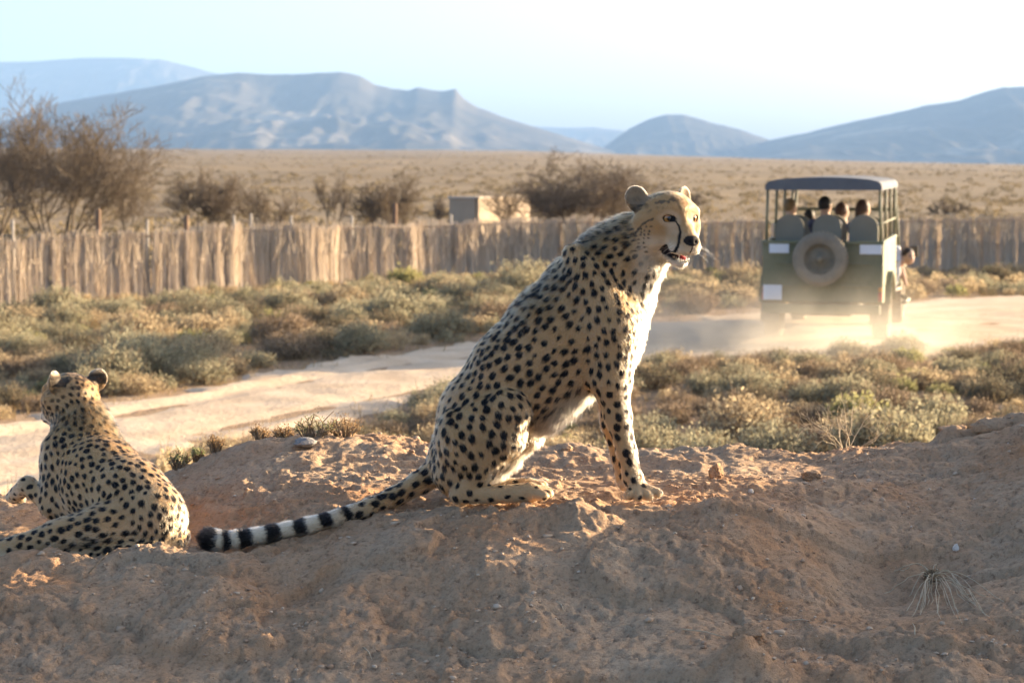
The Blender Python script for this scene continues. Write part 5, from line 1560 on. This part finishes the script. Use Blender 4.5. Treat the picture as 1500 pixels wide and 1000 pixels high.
    # roof canopy on posts
    def prof(w, zb, zt, arch, n=9):
        P = [(-w, zb)]
        for t in np.linspace(math.pi, math.pi / 2, 6): P.append((-w + 0.09 + 0.09 * math.cos(t), zt - 0.09 + 0.09 * math.sin(t)))
        for u in np.linspace(-0.8, 0.8, n): P.append((u * w, zt + arch * (1 - u * u)))
        for t in np.linspace(math.pi / 2, 0, 6): P.append((w - 0.09 + 0.09 * math.cos(t), zt - 0.09 + 0.09 * math.sin(t)))
        P.append((w, zb)); return P
    o_ = prof(0.785, 2.075, 2.20, 0.05); i_ = prof(0.765, 2.075, 2.182, 0.05)
    n = len(o_); m = MB(); ys = [-0.06, 0.0, 0.85, 1.7, 2.55, 3.30, 3.38]; V, F = [], []
    for yi, yv in enumerate(ys):
        sag = -0.022 * abs(math.sin(math.pi * yv / 0.85)) if 0 < yv < 3.3 else 0; kx = 0.985 if yi in (0, len(ys) - 1) else 1.0
        V += [(x * kx, yv, z + (sag if z > 2.15 else 0)) for x, z in o_] + [(x * kx, yv, z) for x, z in i_]
    for a in range(len(ys) - 1):
        for q in range(n - 1):
            F.append((a * 2 * n + q, a * 2 * n + q + 1, (a + 1) * 2 * n + q + 1, (a + 1) * 2 * n + q)); F.append((a * 2 * n + n + q, (a + 1) * 2 * n + n + q, (a + 1) * 2 * n + n + q + 1, a * 2 * n + n + q + 1))
    m.add(V, F, True)
    rc = m.build('roof', canvas, root)
    for yv in (-0.065, 3.385):      # hanging end valances
        MB().prism([(x, z) for x, z in o_] , 'Y', yv - 0.006, yv + 0.006).build('valance', canvas, rc)
    for sg in (-1, 1):
        for yv in (0.03, 1.05, 2.05, 3.02):
            MB().tube([(sg * 0.765, yv, 1.37), (sg * 0.762, yv, 1.75), (sg * 0.755, yv, 2.12)], 0.020, 8).build('roof_post', olive, root)
        MB().tube([(sg * 0.765, 0.03, 1.62), (sg * 0.765, 3.02, 1.62)], 0.013, 6).build('grab_rail', olive, root)
    for yv in (0.03, 1.05, 2.05, 3.02):
        MB().tube([(-0.755, yv, 2.12), (-0.4, yv, 2.17), (0, yv, 2.185), (0.4, yv, 2.17), (0.755, yv, 2.12)], 0.016, 6).build('roof_hoop', olive, root)
    # seats
    for row, (yb, base) in enumerate(((0.24, 1.05), (1.20, 1.02), (2.30, 0.66))):
        for xs in ((-0.475, 0.03, 0.525) if row < 2 else (-0.40, 0.40)):
            w = 0.185; P = [(xs - w, base), (xs - w - 0.012, base + 0.45)]
            for t in np.linspace(math.pi, 0, 11): P.append((xs + (w + 0.008) * math.cos(t), base + 0.52 + 0.17 * math.sin(t)))
            P += [(xs + w + 0.012, base + 0.45), (xs + w, base)]
            MB().prism(P, 'Y', yb, yb + 0.11).build('seat_back', seatm, root)
            MB().box((xs, yb + 0.33, base - 0.02), (0.40, 0.46, 0.12), None, 0.03).build('seat_cushion', seatm, root)
        MB().box((0, yb + 0.3, base - 0.24), (1.45, 0.40, 0.32)).build('seat_box', under, root)
    return root
make_vehicle()

# ------------------------------------------------------------------ people in the vehicle
def make_person(label, px, y, head_z, shirt, skin, hair, turn=0.0, long_hair=False, lean=None, scale=1.0):
    """seated figure, one continuous body; local vehicle coordinates"""
    x = veh_x(px, y) if lean is None else lean['x']
    S = SDF(); k = 0.05
    hz = head_z; s_ = scale
    if lean is None:
        hip = np.array((x, y - 0.06, hz - 0.76 * s_)); chest = np.array((x, y - 0.02, hz - 0.36 * s_)); neck = np.array((x, y, hz - 0.15 * s_)); head = np.array((x, y + 0.02, hz))
    else:
        hip = np.array(lean['hip']); chest = np.array(lean['chest']); neck = np.array(lean['neck']); head = np.array(lean['head'])
    C = lambda a, b, ra, rb, kk=k: S.cone(a, b, ra * s_, rb * s_, kk)
    C(hip, hip * 0.5 + chest * 0.5, 0.135, 0.125); C(hip * 0.5 + chest * 0.5, chest, 0.125, 0.13)
    C(neck, head + np.array((0, 0, -0.03)), 0.052, 0.055, 0.02)
    ax = neck - chest; ax /= np.linalg.norm(ax); sd = np.cross(ax, (0, 1, 0)); sd /= np.linalg.norm(sd)
    sh = [chest + ax * 0.11 * s_ + q * sd * 0.17 * s_ for q in (-1, 1)]
    C(sh[0], sh[1], 0.062, 0.062); C(chest, neck, 0.11, 0.06)
    hands = []
    for q, p in zip((-1, 1), sh):
        if lean is not None and q == lean['side']:
            el, ha = np.array(lean['elbow']), np.array(lean['hand'])
        else:
            el = p + np.array((q * 0.05, 0.05, -0.27)) * s_; ha = el + np.array((-q * 0.08, 0.22, 0.02)) * s_
        C(p, el, 0.055, 0.042, 0.03); C(el, ha, 0.040, 0.027, 0.02); hands.append(ha)
        for fi in range(4):
            S.cone(ha, ha + np.array((0.016 * (fi - 1.5), 0.085 - 0.008 * abs(fi - 1.2), -0.02)) * s_, 0.016 * s_, 0.008 * s_, 0.008)
        S.cone(ha, ha + np.array((-q * 0.045, 0.045, -0.005)) * s_, 0.014 * s_, 0.009 * s_, 0.008)
        kn = hip + np.array((q * 0.10, 0.44, -0.01)) * s_; ft = kn + np.array((q * 0.01, 0.06, -0.34)) * s_
        C(hip + np.array((q * 0.08, 0.05, 0)) * s_, kn, 0.085, 0.06, 0.03); C(kn, ft, 0.058, 0.042, 0.03); C(ft, ft + np.array((0, 0.16, -0.02)) * s_, 0.04, 0.03, 0.02)
    f = np.array((math.sin(turn), math.cos(turn), 0.0)); rt = np.array((math.cos(turn), -math.sin(turn), 0.0)); up = np.array((0, 0, 1.0))
    M = np.array([rt, f, up])
    S.ell(head, np.array((0.078, 0.097, 0.115)) * s_, M, 0.02)
    S.ell(head + f * 0.02 * s_ - up * 0.05 * s_, np.array((0.058, 0.075, 0.07)) * s_, M, 0.03)
    S.cone(head + f * 0.088 * s_ + up * 0.005 * s_, head + f * 0.112 * s_ - up * 0.025 * s_, 0.012 * s_, 0.017 * s_, 0.012)      # nose
    S.cone(head + f * 0.088 * s_ - rt * 0.022 * s_ - up * 0.058 * s_, head + f * 0.088 * s_ + rt * 0.022 * s_ - up * 0.058 * s_, 0.010 * s_, 0.010 * s_, 0.008)   # lips
    for q in (-1, 1):
        S.ell(head + rt * q * 0.082 * s_ - up * 0.01 * s_, np.array((0.012, 0.024, 0.034)) * s_, M, 0.008)
        S.ell(head + f * 0.088 * s_ + rt * q * 0.032 * s_ + up * 0.012 * s_, np.array((0.018, 0.014, 0.011)) * s_, M, 0.01, sub=True)
    me = S.mesh('person', 0.0125, 2); V = S.V
    hd = np.linalg.norm(V - head, axis=1)
    skm = (sstep(0.0, 0.03, (V - neck) @ ax + 0.02) > 0.5) | (np.minimum(np.linalg.norm(V - hands[0], axis=1), np.linalg.norm(V - hands[1], axis=1)) < 0.13 * s_)
    legs = (V[:, 1] > hip[1] + 0.13) & (V[:, 2] < hip[2] + 0.10)
    col = np.where(skm[:, None], np.array(skin), np.where(legs[:, None], np.array((0.16, 0.14, 0.11)), np.array(shirt)))
    L = (V - head) @ M.T / s_
    col = np.where(((np.abs(np.abs(L[:, 0]) - 0.032) < 0.014) & (np.abs(L[:, 2] - 0.010) < 0.008) & (L[:, 1] > 0.05))[:, None], np.array((0.03, 0.022, 0.02)), col)
    col = np.where(((np.abs(L[:, 0]) < 0.024) & (np.abs(L[:, 2] + 0.058) < 0.008) & (L[:, 1] > 0.06))[:, None], np.array(skin) * np.array((0.9, 0.55, 0.5)), col)
    set_color(me, 'coat', col)
    o = link('person', me, PEOPLE); o.matrix_world = VEH; tag(o, label, 'person', 'people riding in the safari vehicle')
    H = SDF()
    H.ell(head - f * 0.018 * s_ + up * 0.025 * s_, np.array((0.088, 0.100, 0.108)) * s_, M, 0.02)
    if long_hair:
        H.cone(head - f * 0.06 * s_ - up * 0.02 * s_, head - f * 0.10 * s_ - up * 0.20 * s_, 0.075 * s_, 0.05 * s_, 0.03)
    H.ell(head + f * 0.075 * s_ - up * 0.035 * s_, np.array((0.085, 0.085, 0.085)) * s_, M, 0.012, sub=True)
    hm = simple_mat('person_hair', hair, 0.6, 0.3, 40)
    h = link('hair', H.mesh('hair', 0.011, 1), hm, o)
    return o

PEOPLE, _nt, _out = new_mat('clothes_and_skin'); _g = NT(_nt); _a = _g.attr('coat'); _b = _g.n('ShaderNodeBsdfPrincipled'); _nt.links.new(_a.outputs['Color'], _b.inputs['Base Color']); _b.inputs['Roughness'].default_value = 0.75; _nt.links.new(_b.outputs[0], _out.inputs[0])
hzd = lambda py, y: pix(750, py, VEH_Y + y)[2] - VEH.translation.z
make_person('person with short dark hair and navy shirt on the middle rear seat', 1208, 0.62, hzd(301, 0.62), (0.05, 0.055, 0.09), (0.42, 0.26, 0.18), (0.015, 0.013, 0.012), 0.5)
make_person('person with brown hair and grey shirt on the right rear seat', 1264, 0.62, hzd(305, 0.62), (0.20, 0.21, 0.23), (0.48, 0.30, 0.20), (0.06, 0.03, 0.015), 0.7, True)
make_person('person with light brown hair and pale pink top between two seats', 1233, 1.62, hzd(309, 1.62), (0.62, 0.42, 0.46), (0.52, 0.34, 0.24), (0.10, 0.05, 0.03), 0.6, True)
make_person('small person with dark hair sitting low beside the navy shirt', 1185, 1.62, hzd(318, 1.62), (0.10, 0.09, 0.08), (0.40, 0.25, 0.17), (0.02, 0.016, 0.014), 0.2, False, None, 0.86)
make_person('person in a cream shirt seated behind the roof posts', 1157, 1.62, hzd(304, 1.62), (0.55, 0.47, 0.36), (0.50, 0.33, 0.24), (0.20, 0.13, 0.06), 0.8)
_y = 2.95; _hx = veh_x(1331, _y); _hz = hzd(374, _y)
make_person('person in a white shirt leaning out beside the vehicle door with one arm down', 0, _y, _hz, (0.62, 0.66, 0.72), (0.50, 0.32, 0.24), (0.05, 0.035, 0.025), math.pi * 0.80,
            False, dict(x=_hx, hip=(0.38, 2.82, 0.80), chest=(0.70, 2.90, 0.98), neck=(_hx - 0.12, _y - 0.01, _hz - 0.07), head=(_hx, _y, _hz), side=1, elbow=(_hx - 0.08, 3.02, _hz - 0.30), hand=(_hx - 0.04, 3.08, _hz - 0.42)))

# ------------------------------------------------------------------ dust thrown up by the wheels
def make_dust():
    mb = MB(); mb.box((0, 0, 0.5), (2, 2, 1.0))
    m, nt, out = new_mat('dust_air'); g = NT(nt); P = g.obj()
    sx = g.n('ShaderNodeSeparateXYZ'); nt.links.new(P, sx.inputs[0])
    r2 = g.math('ADD', g.math('POWER', sx.outputs[0], 2.0), g.math('POWER', sx.outputs[1], 2.0))
    fall = g.math('SUBTRACT', 1.0, r2, True)
    hgt = g.math('POWER', g.math('SUBTRACT', 1.0, sx.outputs[2], True), 3.6)
    sc = g.n('ShaderNodeVectorMath', operation='MULTIPLY'); nt.links.new(P, sc.inputs[0]); sc.inputs[1].default_value = (3.2, 2.2, 1.6)
    nz = g.ramp(g.noise(sc.outputs[0], 1.15, 5, 0.62), [(0.38, 0.0), (0.66, 1.0)])
    dn = g.math('MULTIPLY', g.math('MULTIPLY', fall, hgt), g.math('ADD', g.math('MULTIPLY', nz, 1.0), 0.08))
    v = nt.nodes.new('ShaderNodeVolumePrincipled'); v.inputs['Color'].default_value = (0.95, 0.88, 0.76, 1)
    v.inputs['Anisotropy'].default_value = 0.3
    nt.links.new(g.math('MULTIPLY', dn, 1.35), v.inputs['Density'])
    nt.links.new(v.outputs[0], out.inputs['Volume'])
    o = mb.build('dust_cloud', m)
    c = VEH @ Vector((-0.75, -1.1, 0)); o.location = (c.x, c.y, c.z - 0.05); o.scale = (2.9, 2.6, 1.6); o.rotation_euler = (0, 0, -VH)
    tag(o, 'pale sunlit dust cloud thrown up behind the safari vehicle', 'dust', kind='stuff')
make_dust()
print('vehicle', round(time.time() - T0, 1))
# ------------------------------------------------------------------ stones, dead plants and sprigs on the mound
def on_mound(px, py, y0):
    """where the view ray through a pixel meets the mound near depth y0"""
    ys = np.linspace(y0 - 0.45, y0 + 0.45, 91)
    P = np.array([pix(px, py, y) for y in ys]); mz = mound_z(P[:, 0], P[:, 1])
    i = int(np.argmin(np.abs(P[:, 2] - mz)))
    return Vector((P[i, 0], P[i, 1], float(mz[i])))

def rock_mesh(name, size, seed, sub=3, rough=0.22, mat=None):
    bm = bmesh.new(); bmesh.ops.create_icosphere(bm, subdivisions=sub, radius=1.0)
    co = np.array([v.co[:] for v in bm.verts])
    n = fbm(co[:, 0] * 1.3 + seed, co[:, 1] * 1.3, co[:, 2] * 1.3, octv=3, seed=seed) * rough * 1.6 + fbm(co[:, 0] * 4 + seed, co[:, 1] * 4, co[:, 2] * 4, octv=3, seed=seed + 1) * rough * 0.6
    n = n + rough * 0.35 * fbm(co[:, 0] * 11 + seed, co[:, 1] * 11, co[:, 2] * 11, octv=3, seed=seed + 2)
    co = co * (1 + n)[:, None]
    # flat broken faces
    rng = np.random.default_rng(seed)
    for k in range(5):
        d = rng.normal(0, 1, 3); d /= np.linalg.norm(d); h = co @ d; lim = 0.72 + 0.2 * rng.random(); co = co - np.maximum(h - lim, 0)[:, None] * d * 0.85
    co = co * np.array(size)
    for v, c in zip(bm.verts, co): v.co = c
    me = bpy.data.meshes.new(name); bm.to_mesh(me); bm.free()
    if mat: me.materials.append(mat)
    return me

def make_small():
    clay = bpy.data.materials['mound_earth']; grey = simple_mat('grey_stone', (0.22, 0.205, 0.19), 0.8, 0.25, 14, bump=0.5); white = simple_mat('white_stone', (0.52, 0.47, 0.41), 0.8, 0.12, 40, bump=0.4)
    specs = [
        (1048, 697, 6.85, (0.027, 0.024, 0.027), clay, 'earth_clod', 'round sunlit clod of earth standing alone beside the front paws', 'clod', 3),
        (1187, 701, 6.8, (0.033, 0.026, 0.020), clay, 'earth_clod', 'flattish clod of earth lying in the shade under the twigs', 'clod', 4),
        (1212, 707, 6.8, (0.022, 0.020, 0.016), clay, 'earth_clod', 'small clod of earth touching the flattish clod', 'clod', 5),
        (1400, 804, 6.05, (0.0115, 0.010, 0.013), white, 'white_stone', 'small white stone in the shaded hollow above the dead grass', 'stone', 6),
        (474, 654, 7.3, (0.068, 0.05, 0.026), grey, 'grey_rock', 'grey angular rock lying on the hump behind the tail', 'rock', 7),
        (447, 652, 7.35, (0.045, 0.04, 0.018), grey, 'grey_rock', 'small flat grey rock touching the angular rock', 'rock', 8),
        (1100, 720, 6.5, (0.010, 0.009, 0.008), white, 'white_stone', 'tiny white pebble on the sunlit crest', 'stone', 9),
        (1395, 638, 7.5, (0.055, 0.05, 0.035), clay, 'earth_clod', 'rounded lump of earth on the ridge beside the dry twigs', 'clod', 10),
        (1452, 630, 7.5, (0.075, 0.06, 0.04), clay, 'earth_clod', 'broad lump of earth on the ridge above the shaded bank', 'clod', 12),
        (830, 660, 7.3, (0.030, 0.025, 0.018), clay, 'earth_clod', 'sunlit clod of earth behind the gap under the belly', 'clod', 13),
        (1100, 940, 5.2, (0.040, 0.034, 0.034), clay, 'earth_clod', 'crumbly clod of earth standing on the lowest bank', 'clod', 14),
    ]
    for (px, py, d, sz, mt, nm, lab, cat, seed) in specs:
        p = on_mound(px, py, d)
        o = link(nm, rock_mesh(nm, sz, seed, 5 if mt is clay else 4, 0.34 if mt is clay else 0.2, mt)); o.location = p + Vector((0, 0, sz[2] * (0.15 if sz[0] > 0.05 and mt is clay else 0.5))); o.rotation_euler = (0.1 * seed % 0.4, 0.0, seed * 1.3)
        tag(o, lab, cat)
        for f in o.data.polygons: f.use_smooth = True
    # loose crumbs: nobody could count them
    rng = np.random.default_rng(77); n = 5200
    y = rng.uniform(5.0, 7.6, n); x = rng.uniform(-0.285, 0.285, n) * y
    cl = fbm(x * 2.6, y * 2.6, octv=2, seed=91); keep = rng.random(n) < sstep(-0.35, 0.45, cl); x, y = x[keep], y[keep]; n = len(x)
    z = mound_z(x, y); s = 0.0022 * np.exp(rng.normal(0.25, 0.55, n)); s = np.minimum(s, 0.011)
    bm = bmesh.new(); bmesh.ops.create_icosphere(bm, subdivisions=1, radius=1.0); bv = np.array([v.co[:] for v in bm.verts]); bf = np.array([[v.index for v in f.verts] for f in bm.faces]); bm.free()
    a = rng.uniform(0, 6.28, n); V = bv[None] * (1 + 0.35 * rng.normal(0, 1, (n, len(bv), 1)).clip(-1.2, 1.2)) * np.stack([s * rng.uniform(0.8, 1.5, n), s * rng.uniform(0.8, 1.3, n), s * rng.uniform(0.55, 0.9, n)], 1)[:, None, :]
    V = V + np.stack([x, y, z + s * 0.25], 1)[:, None, :]
    F = bf[None] + (np.arange(n) * len(bv))[:, None, None]
    me = mesh_np('earth_crumbs', V.reshape(-1, 3), F.reshape(-1, 3), smooth=False)
    m, nt, out = new_mat('crumb_earth'); g = NT(nt); geo = g.n('ShaderNodeNewGeometry')
    c = g.ramp(geo.outputs['Random Per Island'], [(0.0, (0.30, 0.185, 0.115)), (0.5, (0.48, 0.335, 0.225)), (0.97, (0.52, 0.39, 0.28)), (0.99, (0.62, 0.55, 0.47))])
    b = g.n('ShaderNodeBsdfPrincipled'); g.set(b.inputs['Base Color'], c); b.inputs['Roughness'].default_value = 0.95; nt.links.new(b.outputs[0], out.inputs[0])
    tag(link('earth_crumbs', me, m), 'loose crumbs and grit scattered over the mound', 'grit', kind='stuff')

    straw = leaf_mat('bleached_straw', (0.55, 0.44, 0.30), (0.74, 0.63, 0.47), 0.25)
    # dry twig plant on the ridge
    base = on_mound(1240, 660, 7.3); rng = np.random.default_rng(9); seg = []
    def tw(p, d, L, r, lev):
        q = p
        for i in range(5):
            d = d + rng.normal(0, 0.24, 3); d[2] += 0.05; d /= np.linalg.norm(d); e = q + d * L / 5
            seg.append((q, e, r, r * 0.85)); r *= 0.88; q = e
            if lev < 3 and (lev > 0 or i > 0) and rng.random() < (0.85 if lev < 2 else 0.45):
                t = rng.normal(0, 1, 3); t -= d * (t @ d); t /= np.linalg.norm(t); a_ = rng.uniform(0.4, 1.0)
                tw(q, d * math.cos(a_) + t * math.sin(a_), L * rng.uniform(0.35, 0.62), r * 0.75, lev + 1)
    for k in range(9):
        ax = (-1.5, -1.0, -0.6, -0.3, 0.05, 0.3, 0.55, 0.9, -1.8)[k]
        d = np.array((ax, rng.normal(0, 0.3), 1.0 if abs(ax) < 1.2 else 0.75)); d /= np.linalg.norm(d)
        tw(np.array((0.01 * ax, 0, -0.01)), d, (0.15, 0.17, 0.20, 0.17, 0.20, 0.19, 0.16, 0.14, 0.16)[k], 0.0026, 0)
    v, f = segs_np([a[0] for a in seg], [a[1] for a in seg], [a[2] for a in seg], [a[3] for a in seg], 4)
    o = link('dry_twig_plant', mesh_np('dry_twig_plant', v, f, smooth=False), straw); o.location = base
    tag(o, 'bleached leafless twig plant standing on the crest of the mound', 'dead plant')
    # dead grass tuft hanging down the bank
    base = on_mound(1366, 850, 5.85); rng = np.random.default_rng(4); P0, P1, r0 = [], [], []
    tips = [(1339, 905), (1345, 880), (1352, 898), (1362, 888), (1372, 905), (1385, 892), (1404, 912), (1400, 900), (1420, 888), (1436, 893), (1449, 915), (1470, 882), (1440, 876), (1300, 876), (1312, 838), (1380, 838), (1335, 896), (1357, 890), (1425, 880), (1330, 870)]
    for i, (tx, ty) in enumerate(tips + tips[::2]):
        tx += rng.normal(0, 5); ty += rng.normal(0, 5)
        e = on_mound(tx, ty, 5.8); s0 = base + Vector(rng.normal(0, 0.006, 3))
        tt = np.linspace(0, 1, 9); L3 = np.array([s0.lerp(e, t) for t in tt]); L3[:, 0] += rng.normal(0, 0.0022, 9)
        L3[:, 2] = np.maximum(L3[:, 2], mound_z(L3[:, 0], L3[:, 1])) + 0.004 + 0.055 * np.sin(np.pi * np.minimum(1, tt * 1.15)) * (0.5 + 0.5 * rng.random()) * (1 - 0.35 * tt)
        pts = list(L3 - np.array(base))
        for a, b in zip(pts[:-1], pts[1:]): P0.append(a); P1.append(b); r0.append(0.0013)
    v, f = segs_np(P0, P1, r0, np.array(r0) * 0.9, 4)
    o = link('dead_grass_tuft', mesh_np('dead_grass_tuft', v, f, smooth=False), straw); o.location = base
    tag(o, 'dead straw grass tuft drooping down the shaded bank', 'dead grass')
    (tv, tf), (lv, lf) = shrub_np(np.random.default_rng(8), 40, 60, 0.05, 0.03, 0.006)
    link('root_crown', mesh_np('root_crown', np.concatenate([tv, lv]), np.concatenate([tf, lf + len(tv)]), smooth=False), TWIG, o)
    # sticks
    for (a, b, d, lab) in (((1000, 922), (1062, 934), 5.45, 'thin bleached stick lying on the bank above the lowest clod'), ((1160, 908), (1188, 912), 5.55, 'short straw stem lying in the shaded hollow'),
                           ((1340, 930), (1337, 915), 5.45, 'short upright straw stem below the dead grass tuft'), ((130, 840), (158, 812), 6.0, 'dark twig lying below the reclining cheetah'),
                           ((815, 880), (826, 898), 5.65, 'fine straw stem on the bank below the hind foot'), ((533, 950), (545, 968), 5.35, 'fine pale straw stem low on the bank')):
        p, q = on_mound(*a, d), on_mound(*b, d); m_ = (p + q) / 2 + Vector((0.003, 0, 0.008))
        dk = 'dark' in lab
        MB().tube([p + Vector((0, 0, 0.002)), m_, q + Vector((0, 0, 0.005))], [0.0018, 0.0016, 0.0009], 5).build('stick', TWIG if dk else straw)
        tag(bpy.context.scene.objects[-1] if False else COL.objects[-1], lab, 'stick')
    # little live sprigs along the hump behind the lying cheetah
    green = leaf_mat('sprig_leaf', (0.20, 0.22, 0.10), (0.36, 0.38, 0.19), 0.35); rust = leaf_mat('sprig_rust', (0.34, 0.20, 0.10), (0.50, 0.33, 0.17), 0.35)
    for i, (px, py, d, w, h, mt, lab) in enumerate((
        (262, 676, 7.45, 0.075, 0.075, green, 'small green sprig at the foot of the hump beside the lying cheetah'),
        (288, 668, 7.5, 0.05, 0.05, green, 'tiny green sprig next to the small green sprig'),
        (316, 652, 7.5, 0.075, 0.07, rust, 'rust-brown dry sprig on the hump edge'),
        (382, 646, 7.5, 0.07, 0.06, rust, 'rust-brown sprig halfway along the hump'),
        (415, 645, 7.55, 0.07, 0.05, rust, 'low brown sprig before the green plant on the hump'),
        (458, 643, 7.55, 0.13, 0.10, green, 'grey-green plant growing behind the grey rock'),
        (505, 640, 7.55, 0.12, 0.09, rust, 'dry brown plant growing right of the grey rock'))):
        p = on_mound(px, py, d)
        (tv, tf), (lv, lf) = shrub_np(np.random.default_rng(60 + i), 22, 420, w * 1.2, h, 0.0038, 1.1)
        tv2 = tv.copy()
        root = link('sprig', mesh_np('sprig', lv, lf, smooth=False), mt); root.location = p
        link('stems', mesh_np('stems', tv2 * np.array([1, 1, 1]), tf, smooth=False), TWIG, root)
        tag(root, lab, 'plant')
make_small()
print('small', round(time.time() - T0, 1))
